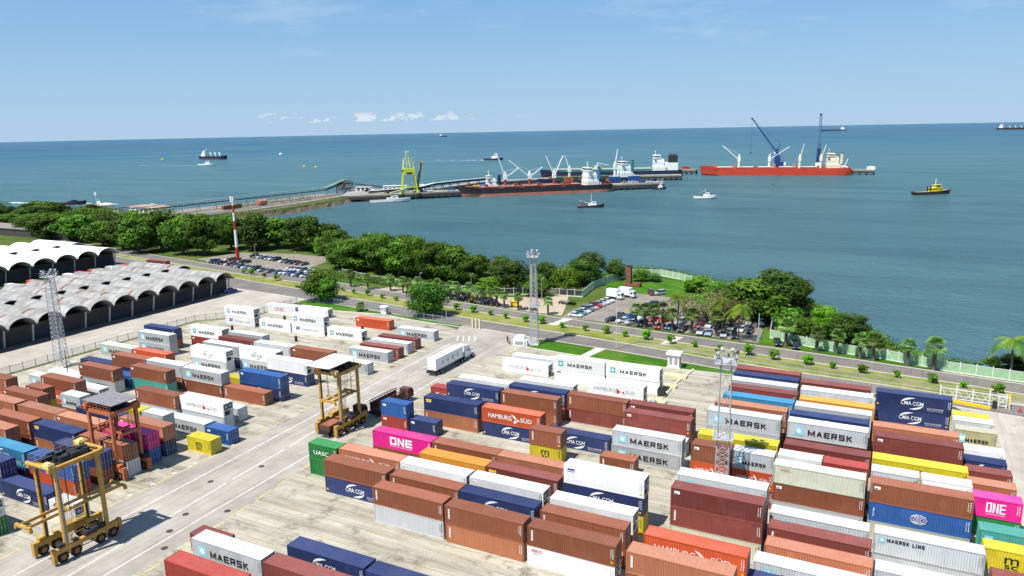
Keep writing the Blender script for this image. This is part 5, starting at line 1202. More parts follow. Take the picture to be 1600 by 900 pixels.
def coco(seed,H):
    rn=random.Random(seed); V=[];F=[]; c=Vector((0,0,H))
    for k in range(20):
        a=k*2.4+rn.uniform(-.2,.2); e0=rn.uniform(-.2,1.2); L=rn.uniform(3.0,3.9); d=Vector((math.cos(a),math.sin(a),0)); s=Vector((-d.y,d.x,0)); P=[]
        for i in range(9):
            u=i/8; P.append(c+d*(L*u*math.cos(e0*.8)*(1-.1*u))+Vector((0,0,L*(u*math.sin(e0)-.85*u*u))))
        for i in range(8):
            for sg in (-1,1):
                for j in range(2):
                    p=P[i].lerp(P[i+1],j/2+.1); w=.95*math.sin(math.pi*min(1,(i+j/2+.8)/9.2))**.6; k0=len(V); tip=p+s*sg*w*.8+(P[i+1]-P[i]).normalized()*w*.45-Vector((0,0,w*.45)); q=(P[i+1]-P[i])*.32
                    V.extend([tuple(p),tuple(p+q),tuple(tip+q*.3),tuple(tip)]); F.append((k0,k0+1,k0+2,k0+3))
    me=bpy.data.meshes.new('crown'); me.from_pydata(V,[],F); me.materials.append(LF['coco'])
    mb=MB(); pts=[Vector((.25*math.sin(z/H*2),0,z)) for z in [i*H/6 for i in range(7)]]
    for a,b in zip(pts,pts[1:]): mb.cyl(a,b,.17,.15,8)
    mb.lathe([(.1,H-.5),(.35,H-.35),(.3,H-.1),(.1,H)],8); return me,mb.mesh('trunk',[BARK])
for k,(x,y,h,lab) in enumerate(((-53.5,204,8.6,'leftmost coconut palm standing before the car park trees'),(-41.5,206.5,8.0,'middle coconut palm in front of the parked cars'),(-35.7,200.5,8.2,'rightmost car park coconut palm with yellow drooping fronds'),(25.6,197.5,5.6,'coconut palm at the right edge beside the shore fence'))):
    me,tr=coco(k+5,h); t=thing('coconut_palm',lab,'palm',(x,y,0),k*1.3); f=1.7 if x>0 else 1.25; t.scale=(f,f,1.12 if x<0 else 1.35); link('crown',me,t); link('trunk',tr,t)
me,tr=FPM[0]; t=thing('fan_palm','low spiky palm bush on the lawn left of the small kiosk','palm',(-152.5,187.5,-1.9)); t.scale=(1.2,1.2,1); link('crown',me,t); link('trunk',tr,t)
# hedges and ground cover at the foot of the shore wood
def scrub(name,label,pts,w,h,m,n,seed):
    rn=random.Random(seed); V=[];F=[]
    for i in range(n):
        k=rn.randrange(len(pts)-1); a=Vector((*pts[k],0));b=Vector((*pts[k+1],0)); p=a.lerp(b,rn.random()); d=(b-a).normalized(); p+=Vector((-d.y,d.x,0))*rn.gauss(0,w*.4); hh=h*rn.random()*math.exp(-((rn.gauss(0,.3))**2)); p.z=hh
        nn=Vector((rn.uniform(-1,1),rn.uniform(-1,1),rn.uniform(.1,1))).normalized(); u=nn.cross(Vector((0,0,1))).normalized(); t=nn.cross(u); s=rn.uniform(.12,.3); k0=len(V); V.extend([tuple(p-u*s),tuple(p-t*s*.7),tuple(p+u*s),tuple(p+t*s*.7)]); F.append((k0,k0+1,k0+2,k0+3))
    me=bpy.data.meshes.new(name); me.from_pydata(V,[],F); me.materials.append(m); o=link(name,me); tag(o,label,'undergrowth',kind='stuff')
scrub('undergrowth','low green undergrowth along the shore',[(-300,329),(-280,324),(-262,312),(-244,300),(-226,288),(-200,280),(-176,274),(-157,268),(-140,260),(-126,256),(-108,262),(-99,276),(-92,289),(-80,286),(-70,281),(-58,273),(-38,264),(-28,257),(-20,245),(-16,233),(-9,226),(-5,219),(-1,211),(5,203),(13,198.5),(20,197.5)],3.5,1.8,LF['mid'],16000,3)
scrub('undergrowth','scrubby bushes covering the side of the breakwater',[(-431,508),(-425,470),(-420,430),(-423,404),(-433,378)],5,2.2,LF['sparse'],6000,4)
scrub('undergrowth','dense planting at the foot of the trees behind the fan palms',[(-205,233),(-180,227),(-160,223.5),(-130,221.5)],3.0,2.6,LF['mid'],5000,5)
scrub('undergrowth','bushes along the causeway between the roadway and the conveyor',[(-452,500),(-455,470),(-456,440),(-457,412)],3.2,4.5,LF['dark'],3500,6)
# ---------------- cars
def carpaint(n,c): 
    m,N,L,B=nmat(n); B.inputs['Base Color'].default_value=(*c,1); B.inputs['Roughness'].default_value=.25; B.inputs['Metallic'].default_value=.2; B.inputs['Coat Weight'].default_value=.5; return m
CP={'wh':(carpaint('car_white',(.72,.73,.73)),'white'),'sv':(carpaint('car_silver',(.42,.44,.46)),'silver'),'dk':(carpaint('car_black',(.02,.022,.03)),'black'),'gy':(carpaint('car_grey',(.16,.17,.18)),'grey'),'rd':(carpaint('car_red',(.38,.02,.02)),'red'),'dr':(carpaint('car_dark_red',(.16,.02,.02)),'dark red'),'bl':(carpaint('car_blue',(.02,.10,.35)),'blue'),'lb':(carpaint('car_pale_blue',(.30,.42,.52)),'pale blue'),'tq':(carpaint('car_teal',(.04,.22,.26)),'teal')}
def carmesh(kind):
    # nose towards +x, 4.4 m long, origin at the middle on the ground
    if kind=='sedan': low=[(-2.2,.45),(-2.15,.85),(-1.5,.98),(.9,.95),(1.9,.8),(2.2,.62),(2.2,.35),(-2.2,.32)]; cab=[(-1.65,.95),(-1.05,1.38),(.25,1.42),(1.05,.93)]
    elif kind=='suv': low=[(-2.2,.5),(-2.2,1.05),(1.0,1.08),(2.05,.95),(2.2,.7),(2.2,.4),(-2.2,.4)]; cab=[(-2.15,1.04),(-1.95,1.68),(.35,1.72),(1.05,1.05)]
    else: low=[(-2.5,.55),(-2.5,1.0),(1.2,1.05),(2.3,.92),(2.45,.7),(2.45,.42),(-2.5,.45)]; cab=[(-.55,1.0),(-.45,1.62),(.75,1.65),(1.3,1.02)]
    b=MB()
    def shell(mb,P,w0,w1,m=0):
        n=len(P); zs=[p[1] for p in P]; a,c=min(zs),max(zs); k=len(mb.v)
        for s in (-1,1):
            for x,z in P: mb.v.append((x,s*(w0+(w1-w0)*(z-a)/(c-a)),z))
        mb.f.append(tuple(k+i for i in range(n))); mb.m.append(m); mb.f.append(tuple(k+n+i for i in range(n))[::-1]); mb.m.append(m)
        for i in range(n): mb.f.append((k+i,k+n+i,k+n+(i+1)%n,k+(i+1)%n)); mb.m.append(m)
    shell(b,low,.88,.82); g=MB(); shell(g,cab,.80,.62); rf=MB(); x0,x1=cab[1][0],cab[2][0]; z=max(cab[1][1],cab[2][1]); rf.box(x0+.02,-.63,cab[1][1]-.02,x1-.02,.63,z+.03); b.add(rf)
    if kind=='pickup': b.box(-2.45,-.8,1.0,-.6,-.72,1.2); b.box(-2.45,.72,1.0,-.6,.8,1.2); b.box(-2.48,-.8,1.0,-2.4,.8,1.2)
    for s in (-1,1):
        for xx in (x0*.95,(x0+x1)/2,): b.beam((xx,s*.70,.98),(xx,s*.63,z),.07)
    hl=MB()
    for s in (-1,1): hl.box(low[-3][0]-.12,s*.62-.16,.62,low[-3][0]+.01,s*.62+.16,.76)
    w=MB(); w.cyl((0,-.1,.33),(0,.1,.33),.33,.33,12); w.cyl((0,-.11,.33),(0,.11,.33),.18,.18,8,m=1)
    return [x.mesh(n,mt) for x,n,mt in ((b,'body',[CP['wh'][0]]),(g,'window',[GLASS]),(hl,'headlight',[LAMP]),(w,'wheel',[RUBBER,STEEL]))]
CMESH={k:carmesh(k) for k in ('sedan','suv','pickup')}
def car(x,y,rz,c,kind,label,group):
    t=thing('parked_car',label,'car',(x,y,.01),rz,group); b,g,h,w=CMESH[kind]; o=link('body',b,t); mslot(o,CP[c][0]); link('window',g,t); link('headlight',h,t)
    for sx in (-1.35,1.35):
        for sy in (-.78,.78): link('wheel',w,t,(sx,sy,0))
SUV='suv sedan sedan pickup sedan suv'.split()
ck=[('left',l) for l in ()]
rc=random.Random(5)
# right car park: diagonal row along the fence
RA=[(-85.8,207.5,'wh'),(-85.6,210.6,'tq'),(-85.4,213.2,'wh'),(-85.2,215.9,'gy'),(-84.9,218.5,'sv'),(-84.6,221.2,'rd'),(-84.3,224,'sv'),(-84,226.9,'wh'),(-83.6,229.8,'wh')]
for k,(x,y,c) in enumerate(RA): car(x,y,R(-8),c,'sedan' if k not in(3,5) else 'suv',f"{CP[c][1]} car, {ORD[k+1]} from the road in the row along the mesh fence",'cars in the right car park')
C2=[(-73.7,246,'dr','suv',-60,'dark red car parked on the grass by the sea fence'),(-71,246.8,'sv','suv',-125,'silver car beside the dark red one on the grass'),(-68.3,229.5,'dk','suv',-150,'black car alone in the middle of the gravel lot'),
(-73.8,206.6,'dk','sedan',-130,'black car at the road end of the gravel lot, leftmost of the front row'),(-73.4,212.6,'gy','sedan',-130,'grey car parked behind the leftmost black one'),(-70.3,206.6,'wh','sedan',-130,'white car right of the leftmost black one near the slim pole'),(-69.7,212,'bl','sedan',-130,'blue car behind the white one near the slim pole'),(-67.2,205.6,'sv','sedan',-130,'silver car left of the first fan palm'),(-65.8,212,'wh','suv',-125,'white car between the first two fan palms'),(-64,205.2,'dk','suv',-100,'black car under the first fan palms'),(-62.4,211.4,'rd','sedan',-120,'red car between the second and third fan palms'),(-59.3,211.6,'rd','suv',-115,'red car right of the other red one behind the palms'),(-58.5,204.6,'rd','sedan',-100,'red car close to the road among the fan palms'),(-55.6,204.8,'tq','sedan',-100,'teal car close to the road beside a palm trunk'),(-54.2,211.5,'sv','suv',-100,'silver car behind the leftmost coconut palm'),(-51.8,204,'dk','pickup',-95,'black pickup right of the leftmost coconut palm'),(-48.3,209.5,'rd','sedan',-110,'red car left of the middle coconut palm'),(-46.6,202.8,'sv','suv',-85,'silver car at the roadside left of a pale blue one'),(-44.3,202.9,'lb','sedan',-85,'pale blue car at the roadside among palms'),(-40.3,202.8,'sv','sedan',-80,'silver car below the middle coconut palm at the roadside'),(-37.3,202.6,'dk','suv',-80,'black car at the roadside left of the rightmost coconut palm'),(-39.6,210.4,'sv','suv',-90,'silver car behind the middle coconut palm'),(-36.9,210,'wh','sedan',-90,'white car behind the rightmost coconut palm'),(-34.4,209.6,'dk','sedan',-90,'black car in the shade right of the coconut palms'),(-33,219.5,'sv','pickup',-80,'silver pickup in the tree shade near the pale blue pole'),(-43.3,210.6,'dk','sedan',-100,'black car in the shade between two coconut palms'),(-45.7,211,'wh','sedan',-100,'white car half hidden behind palm fronds'),(-25.8,200.4,'dk','pickup',-75,'black pickup parked on the grass left of a fan palm'),(-21.3,198.9,'dk','suv',-75,'black car parked on the grass right of a fan palm'),(-36.4,218,'wh','suv',-80,'white car under the big dark tree'),(-44,219,'gy','sedan',-90,'grey car at the back of the shaded lot')]
for x,y,c,k,a,l in C2: car(x,y,R(a),c,k,l,'cars in the right car park')
# left car park rows
def row(a,b,n,rot,name,cols,y0='left'):
    a=Vector(a);b=Vector(b)
    for k in range(n):
        p=a.lerp(b,k/(n-1)); c=cols[k%len(cols)]; car(p.x,p.y,R(rot+rc.uniform(-3,3)),c,SUV[(k*5+len(name))%6],f"{CP[c][1]} car, {ORD[k+1]} from left in the {name}",'cars in the left car park')
row((-275,236.2),(-241,229.6),14,-112,'front row of the left car park',['sv','dk','bl','dk','rd','wh','dk','gy','sv','dk','wh','gy','sv','dk'])
row((-236.5,228.6),(-226.5,227.3),3,-100,'short middle group of the left car park',['sv','gy','bl'])
row((-223.5,227.2),(-207.8,225.2),7,-112,'right-hand front group of the left car park',['wh','wh','bl','wh','dk','wh','gy'])
row((-268,254.5),(-250,250.5),7,-110,'back row of the left car park',['dk','gy','wh','dk','sv','wh','dk'])
row((-244,248.5),(-230,246.5),5,-105,'back right row of the left car park',['wh','dk','dk','rd','gy'])
row((-228,236),(-215,233.4),6,-110,'second row behind the right-hand front group',['wh','sv','wh','wh','dk','wh'])
row((-272,243),(-259,240.5),5,-112,'second row behind the front row at far left',['wh','dk','rd','sv','dk'])
# box trucks
for k,(x,y,l) in enumerate(((-83.2,235.2,'white box truck at the inner end of the fence row'),(-80.2,239.2,'second white box truck behind the first one'))):
    t=thing('box_truck',l,'truck',(x,y,0),R(-12)); mb=MB(); mb.box(-2.6,-1.1,.9,1.6,1.1,3.3); mb.build('cargo_box',TW,t); mb=MB(); mb.prism([(1.7,.6),(3.3,.6),(3.3,1.4),(2.9,2.3),(1.7,2.35)],-1,1); c=mb.build('cab',TW,t); g=MB(); g.prism([(3.31,1.42),(2.93,2.26),(2.9,2.26),(3.28,1.42)],-.9,.9); g.box(2.0,-1.01,1.4,2.8,1.01,2.1); g.build('window',GLASS,c)
    f=MB(); f.box(-2.6,-.5,.6,3,.5,.9); f.build('chassis',DARK,t)
    for xx in (-1.6,2.4):
        for yy in (-.9,.9): wheel(t,(xx,yy,.42),.42,.28,'y',STEEL)
t=thing('pickup_truck','small blue truck parked at the far end of the grey warehouse','truck',(-216.5,192.5,0),R(70)); b,g,h,w=CMESH['pickup']; o=link('body',b,t); mslot(o,CP['bl'][0]); link('window',g,t); [link('wheel',w,t,(sx,sy,0)) for sx in (-1.35,1.35) for sy in (-.78,.78)]
# motorcycles
mb=MB(); mb.beam((-.5,0,.62),(.45,0,.72),.22,.3); mb.beam((-.75,0,.75),(.0,0,.82),.24,.12); mb.beam((.45,0,.95),(.66,0,.35),.08); mb.box(-.15,-.15,.25,.3,.15,.6); mb.beam((.42,-.33,1.0),(.42,.33,1.0),.05)
bm=mb.mesh('frame',[CP['dk'][0]]); mw=MB().cyl((0,-.06,.3),(0,.06,.3),.3,.3,10).mesh('wheel',[RUBBER]); mcol=['dk','gy','sv','dk','dk','gy','wh','dk','dk','sv']
rm=random.Random(9); mk=0; cnts={}
def moto(x,y,rn,k):
    c=mcol[(k*7+rn*3)%10]
    t=thing('motorcycle',f"parked {CP[c][1]} motorcycle, {ORD[k+1]} from left in the {ORD[rn+1]} row from the road",'motorcycle',(x,y,0),R(rm.uniform(60,80)),'motorcycles parked under the fan palms'); o=link('frame',bm,t); mslot(o,CP[c][0]); link('wheel',mw,t,(-.65,0,0)); link('wheel',mw,t,(.65,0,0)); t.scale=(1.12,1.12,1.12)
for rn,(a,b,n) in enumerate((((-151,216.6),(-114,209.8),36),((-150,219),(-116,212.6),34),((-146,221),(-118,215.4),28),((-138,221.6),(-120,217.8),18))):
    for k in range(n):
        if rm.random()<.1: continue
        p=Vector(a).lerp(Vector(b),k/(n-1)); moto(p.x+rm.uniform(-.2,.2),p.y+rm.uniform(-.35,.35),rn,k)
for k,(x,y) in enumerate(((-106.5,210.5),(-103.8,209.6),(-102,210.4),(-100.6,209.2))): moto(x,y,4,k)
for k in range(7): moto(-97+k*.85,222-k*.15,5,k)
for x,y,w_,l in ((-125.5,213.2,1.1,'small yellow food cart among the parked motorcycles'),(-108.8,211.5,1.2,'yellow and dark cart at the right end of the motorcycle lot')):
    t=thing('cart',l,'cart',(x,y,0)); mb=MB(); mb.box(-w_,-.6,.5,w_,.6,1.5); mb.build('body',KY,t); mb=MB(); mb.box(-w_-.2,-.8,1.9,w_+.2,.8,2.0); [mb.beam((a,b,1.5),(a,b,1.9),.06) for a in (-w_,w_) for b in (-.55,.55)]; mb.build('canopy',KY,t)
    for a in (-.7,.7): wheel(t,(a,-.62,.3),.3,.1,'y',STEEL)
# small gatehouse frame and canopy near the left car park
t=thing('gatehouse','flat grey canopy on posts at the left edge of the car park','canopy',(-322,268,0)); mb=MB(); mb.box(-6,-3,3.6,9,3,4.0); mb.build('roof',GR,t)
for a in (-5.5,1.5,8.5):
    mb=MB(); mb.box(a-.2,-2.8,0,a+.2,-2.4,3.6); mb.build('post',GR,t)
t=thing('canopy','low white sloping canopy beside the left car park trees','canopy',(-338,262,0)); mb=MB(); mb.prism([(-4,2.4),(4,3.2),(4,3.35),(-4,2.55)],-2.5,2.5); mb.build('roof',KW,t)
for a in (-3.6,3.6): mb=MB(); mb.box(a-.1,-.1,0,a+.1,.1,2.6); mb.build('post',GR,t)
PKR=simple('faded_pink_roof',(.44,.26,.22),.9,0,.15)
def bld(x,y,w,d,h,label,wm,rm_,rz=0,win=4,name='building'):
    t=thing(name,label,'building',(x,y,0),rz); mb=MB(); mb.box(0,0,0,w,d,h); wl=mb.build('wall',wm,t); mb=MB(); mb.prism([(-.6,h),(w+.6,h),(w+.2,h+.5),(w*.5,h+1.3),(-.2,h+.5)],-.6,d+.6); mb.build('roof',rm_,t)
    for k in range(win): g=MB(); xx=w*(k+.5)/win; g.box(xx-.7,-.04,h*.4,xx+.7,0.02,h*.72); g.build('window',GLASS,t)
    return t
bld(-489,275,24,14,4.5,'pink-roofed building at far left, half hidden by trees',WALLL,PKR); bld(-437,283,38,16,5,'long pink-roofed building among trees behind the white warehouse',WALLL,PKR)
t=bld(-560,366,18,12,5.0,'white square building with aerials at the water edge, far left',KW,CONC,0,5)
mb=MB(); mb.cyl((9,6,6),(9,6,26),.16,.07,6); [mb.cyl((9,6,6+20*k/8),(9+.8,6,6+20*k/8),.04,n=4) for k in range(8)]; mb.build('radio_mast',STEEL,t); mb=MB(); mb.cyl((6,6,6),(6,6,15),.12,.1,6); [mb.box(5.2+k*.7,5.6,12.5,5.6+k*.7,6,14.8) for k in range(3)]; mb.build('antenna',KW,t); mb=MB(); mb.lathe([(1.5,6),(1.4,7),(.8,7.8),(.05,8.1)],10,c=(9,6,0)); mb.build('dome',KW,t)
t=bld(-520,372,30,14,4.2,'long low pink-roofed building by the conveyor start',KW,PKR,0,6)
mb=MB(); mb.lathe([(.05,0),(.9,.25),(1.5,.8)],12,c=(22,6,6)); mb.cyl((22,6,4.8),(22,6,6.1),.15,n=6); mb.build('dish',KW,t)
# ---------------- causeway, conveyor and pier
Z=-4.0
DECKM=simple('pier_deck',(.27,.25,.22),.9,0,.3,.08); DARKP=simple('pier_pile_dark',(.06,.055,.05),.9); CONV=simple('conveyor_green',(.16,.26,.19),.6,0,.2,.2); CWH=simple('conveyor_white',(.60,.62,.60),.6,0,.1); GUARD=simple('pale_parapet',(.46,.45,.40),.85)
def bands(name,pts,w,z,th,m,label=None,cat=None,kind=None,group=None):
    mb=MB()
    for a,b in zip(pts,pts[1:]): mb.beam((*a,z-th/2),(*b,z-th/2),w,th)
    o=mb.build(name,m); return tag(o,label,cat,group,kind)
bands('road',[(-463,340),(-454,380),(-450,410),(-450,450),(-458,535),(-455,552)],8,.25,.3,ASPH,kind='structure')
bands('parapet_wall',[(-446,345),(-437,372),(-430,400),(-431,450),(-437,530)],.9,1.35,1.3,GUARD,'long pale parapet wall along the near side of the causeway','wall')
for k,(x,y) in enumerate(((-455,418),(-455.5,424),(-456,436))):
    c,l=(('br','brown container on the causeway, left of a pink tank'),('ma','maroon container on the causeway beside a pink tank'),None)[k] if k<2 else (None,None)
    if c: container(dict(x=x-4,y=y-8,z=.3,L=12.19,cc=c,mk='-',dark=False,ree=False,label=l),rz=R(88))
t=thing('tank','pink cylindrical tank on the causeway below the conveyor','tank',(-456,446,.3)); mb=MB(); mb.cyl((0,-4,2.4),(0,4,2.4),2.3,n=16); mb.build('shell',simple('pink_tank',(.50,.20,.15),.6),t); mb=MB(); mb.box(-1.5,-3,0,1.5,-2,1.2); mb.box(-1.5,2,0,1.5,3,1.2); mb.build('saddle',CONC,t)
# conveyor gallery on trestles, from the white transfer house to the transfer tower
t=thing('conveyor_gallery','long green conveyor gallery on trestles running out along the causeway','conveyor',(-476,338,0)); A=Vector((0,0,5.5)); Bv=Vector((10,196,5.2)); C2_=Vector((6,228,10)); 
mb=MB(); mb.beam(A,Bv,3.0,.5); mb.beam(Bv,C2_,3.0,.6); mb.build('deck',DARKP,t)
mb=MB(); mb.beam(A+Vector((0,0,2.3)),Bv+Vector((0,0,2.3)),3.4,.3); mb.beam(Bv+Vector((0,0,2.3)),C2_+Vector((0,0,2.3)),3.4,.3); mb.build('roof',CONV,t)
mb=MB()
for k in range(43):
    p=A.lerp(Bv,k/42)
    for s in (-1.5,1.5): mb.beam(p+Vector((s,0,0)),p+Vector((s,0,2.3)),.12)
mb.build('side_frame',STEEL,t)
for k in range(14):
    p=A.lerp(Bv,k/13); q=MB(); 
    for s in (-1.6,1.6): q.beam((p.x+s*1.3,p.y,-4),(p.x+s,p.y,p.z),.35)
    q.beam((p.x-2,p.y,2),(p.x+1.6,p.y,p.z-.6),.15); q.build('trestle',STEEL,t)
t=thing('transfer_house','white transfer house with round windows at the conveyor start','building',(-478,327,0)); mb=MB(); mb.prism([(-2,0),(13,0),(13,9.6),(-2,7.0)],0,8); mb.build('wall',KW,t); mb=MB(); mb.prism([(-2.5,7.0),(13.5,9.8),(13.5,10.1),(-2.5,7.3)],-.5,8.5); mb.build('roof',PKR,t)
for xx in (2,7): mb=MB(); mb.cyl((xx,-.06,4.8),(xx,.02,4.8),.8,n=12); mb.build('window',GLASS,t)
t=thing('transfer_tower','dark steel conveyor transfer tower at the head of the pier','tower',(-470,566,0))
for a in (-5,5):
    for b in (-6,6): mb=MB(); mb.beam((a,b,-6),(a,b,9.5),.6); mb.build('column',DARKP,t)
mb=MB()
for zz in (3.5,8.5): mb.box(-5.5,-6.5,zz,5.5,6.5,zz+.5)
for b in (-6,6): mb.beam((-5,b,0),(5,b,8),.4); mb.beam((5,b,0),(-5,b,8),.4)
mb.build('floor',DARKP,t); mb=MB(); mb.box(-5,-5,4.2,4,5,8.4); mb.build('cladding',STEEL,t); mb=MB(); mb.prism([(-6,9.5),(6,9.5),(0,11.5)],-7,7); mb.build('roof',DARKP,t)
mb=MB(); mb.beam((6,8,8),(44,22,3),1.6,1.2); mb.build('inclined_conveyor',DARKP,t)
# pier: wide head platform, then the long berth
def deck(name,label,P,z,th,pile,cat='pier'):
    t=thing(name,label,cat,(*P[0],0)); o=Vector(P[0]); mb=MB(); mb.prism([(x-o.x,y-o.y) for x,y in P],z-th,z,axis='z'); mb.build('deck',DECKM,t)
    a=Vector(P[0])-o;b=Vector(P[1])-o; n=max(2,int((b-a).length/6)); k=0
    w=(Vector(P[-1])-Vector(P[0])); wn=w.normalized(); rowsn=2
    pm=MB().cyl((0,0,-9),(0,0,z-th),.75,.75,8).mesh('pile',[DARKP])
    fb=MB(); d_=(b-a).normalized(); fb.beam((a.x,a.y,z-th-.9),(b.x,b.y,z-th-.9),1.2,2.4); fb.build('fender_beam',DARKP,t)
    for i in range(n+1):
        for j in range(rowsn):
            if k<96: p=a.lerp(b,i/n)+wn*(1.5+j*(w.length-3)); link('pile',pm,t,(p.x,p.y,0)); k+=1
    return t
deck('pier','broad concrete pier platform at the end of the causeway',[(-437,520),(-404,548),(-430,600),(-482,590)],1.6,1.6,1)
deck('pier','long concrete pier berth carrying the yellow ship loader',[(-404,548),(-352,605),(-366,618),(-420,560)],1.6,1.5,1)
deck('pier','far stretch of concrete pier behind the black-hulled bulk carrier',[(-352,605),(-208,731),(-219,745),(-366,618)],1.6,1.5,1)
deck('pier','narrow pier arm curving away behind the ship loader',[(-394,572),(-396,700),(-410,702),(-408,570)],1.6,1.5,1)
deck('pier','second pier arm running behind the first towards the tanker',[(-398,700),(-330,790),(-340,805),(-412,705)],1.6,1.5,1)
deck('pier','outer end of the second pier arm beside the tanker',[(-330,790),(-222,850),(-228,868),(-340,805)],1.6,1.5,1)
t=thing('conveyor_gallery','elevated dark conveyor gallery behind the ship loader on the pier','conveyor',(-396,556,0)); mb=MB(); P=[Vector((-30,-10,3)),Vector((2,20,4.5)),Vector((-4,57,5.5)),Vector((0,95,5.5)),Vector((6,146,5))]
for a,b in zip(P,P[1:]): mb.beam(a,b,3.2,1.5)
mb.build('gallery',DARKP,t); mb=MB()
for a,b in zip(P,P[1:]): mb.beam(a+Vector((0,0,1.4)),b+Vector((0,0,1.4)),3.6,.3)
mb.build('roof',CWH,t)
for a,b in zip(P,P[1:]):
    for k in range(3): p=a.lerp(b,k/3); q=MB(); q.beam((p.x-1.3,p.y,-6),(p.x-1,p.y,p.z),.5); q.beam((p.x+1.3,p.y,-6),(p.x+1,p.y,p.z),.5); q.build('trestle',DARKP,t)
def litter(cx,cy,dx,dy,n,seed,what):
    rn=random.Random(seed)
    for k in range(n):
        u=rn.random(); x=cx+dx*u+rn.uniform(-3,3); y=cy+dy*u+rn.uniform(-3,3); c=rn.choice(['wh','sv','dk','bl','wh','rd'])
        kind=rn.choice(['pickup','suv'])
        t=thing('parked_truck',f"small {CP[c][1]} truck, {ORD[k+1]} from left on the {what}",'truck',(x,y,1.62),R(rn.uniform(30,60)),'vehicles on the pier'); t.scale=(1.7,1.5,1.5); b,g,h,w=CMESH[kind]; o=link('body',b,t); mslot(o,CP[c][0]); link('window',g,t)
        for sx in (-1.35,1.35):
            for sy in (-.78,.78): link('wheel',w,t,(sx,sy,0))
for k,(x,y,l,h) in enumerate(((-462,572,18,4),(-436,580,22,5),(-414,600,9,5))):
    t=thing('pier_shed','%s low white shed on the pier near the transfer tower'%('left','middle','right')[k],'shed',(x,y,1.6),R(30)); mb=MB(); mb.box(0,0,0,l,6,h-1); mb.build('wall',KW,t); mb=MB(); mb.prism([(-.4,h-1),(l+.4,h-1),(l+.2,h-.6),(-.2,h-.6)],-.5,6.5); mb.build('roof',CWH,t); mb=MB(); [mb.box(1.5+q*4,-.05,.2,3.8+q*4,.02,2.4) for q in range(max(2,int(l/4)-1))]; mb.build('door',DARK,t)
for k in range(6): post(-452+k*14,556+k*(12 if k>2 else 5),9,STEEL,'thin lamp post on the pier, %s from the left'%ORD[k+1],.14,1.0,'pier_lamp')
litter(-448,562,40,6,7,1,'pier platform'); litter(-248,710,34,28,9,2,'far end of the pier'); litter(-392,575,30,30,4,3,'berth beside the ship loader')
# yellow ship loader
LY=simple('loader_yellow_green',(.52,.56,.05),.5,0,.15,.3); LW=simple('loader_pale',(.55,.58,.30),.5)
t=thing('ship_loader','yellow-green ship loader gantry with raised booms on the pier','crane',(-396,566,1.6),R(42)); t.scale=(.88,.88,.93)
for sx in (-7,7):
    for sy in (-5,5): mb=MB(); mb.beam((sx*1.15,sy,0),(sx*.72,sy*.8,21),1.1); mb.build('leg',LY,t)
    mb=MB(); mb.box(sx*1.15-1.4,-8,0,sx*1.15+1.4,8,2.2); mb.build('bogie_beam',LY,t)
mb=MB(); mb.beam((-8,-5,5),(0,-5,.8),.5); mb.beam((8,-5,5),(0,-5,.8),.5); mb.beam((-7.8,-5,6),(7.8,-5,6),.9); mb.beam((-7.8,5,6),(7.8,5,6),.9); mb.build('cross_brace',LY,t)
mb=MB(); mb.box(-6,-5,17.5,6,5,23.5); mb.build('machinery_house',LY,t); mb=MB(); mb.box(-6.2,-5.1,20,-5.9,5,22); mb.box(-3,-5.15,18.2,3,-5,19.8); mb.build('window_band',DARK,t)
mb=MB()
for sx in (-5.5,5.5):
    for sy in (-4,4): mb.beam((sx,sy,23.5),(sx*.8,sy*.7,33),.6)
for zz in (28,33): mb.beam((-5,-3.5,zz),(5,-3.5,zz),.5); mb.beam((-5,3.5,zz),(5,3.5,zz),.5); mb.beam((-5,-3.5,zz),(-5,3.5,zz),.5); mb.beam((5,-3.5,zz),(5,3.5,zz),.5)
mb.beam((-5.3,-4,23.5),(4.8,-3.5,33),.3); mb.beam((5.3,-4,23.5),(-4.8,-3.5,33),.3); mb.build('upper_frame',LW,t)
mb=MB(); 
for s in (-1,1): mb.beam((s*1.6,0,24),(s*1.2-1,1,39.5),.7)
for k in range(6): mb.beam((-1.7,.2,26+k*2.3),(1.2,.2,27+k*2.3),.25)
mb.box(-2.4,0,38.4,1.2,2,40); mb.build('raised_boom',LW,t)
mb=MB(); mb.beam((9,6,4),(14,9,28),1.8,2.4); mb.box(12.6,8,27,15.4,10.4,29); mb.build('shuttle_boom',simple('loader_dark_boom',(.16,.18,.10),.6),t)
mb=MB(); mb.beam((-3,-2,4),(-22,-22,1.6),1.6,1.4); mb.build('feed_conveyor',LW,t)
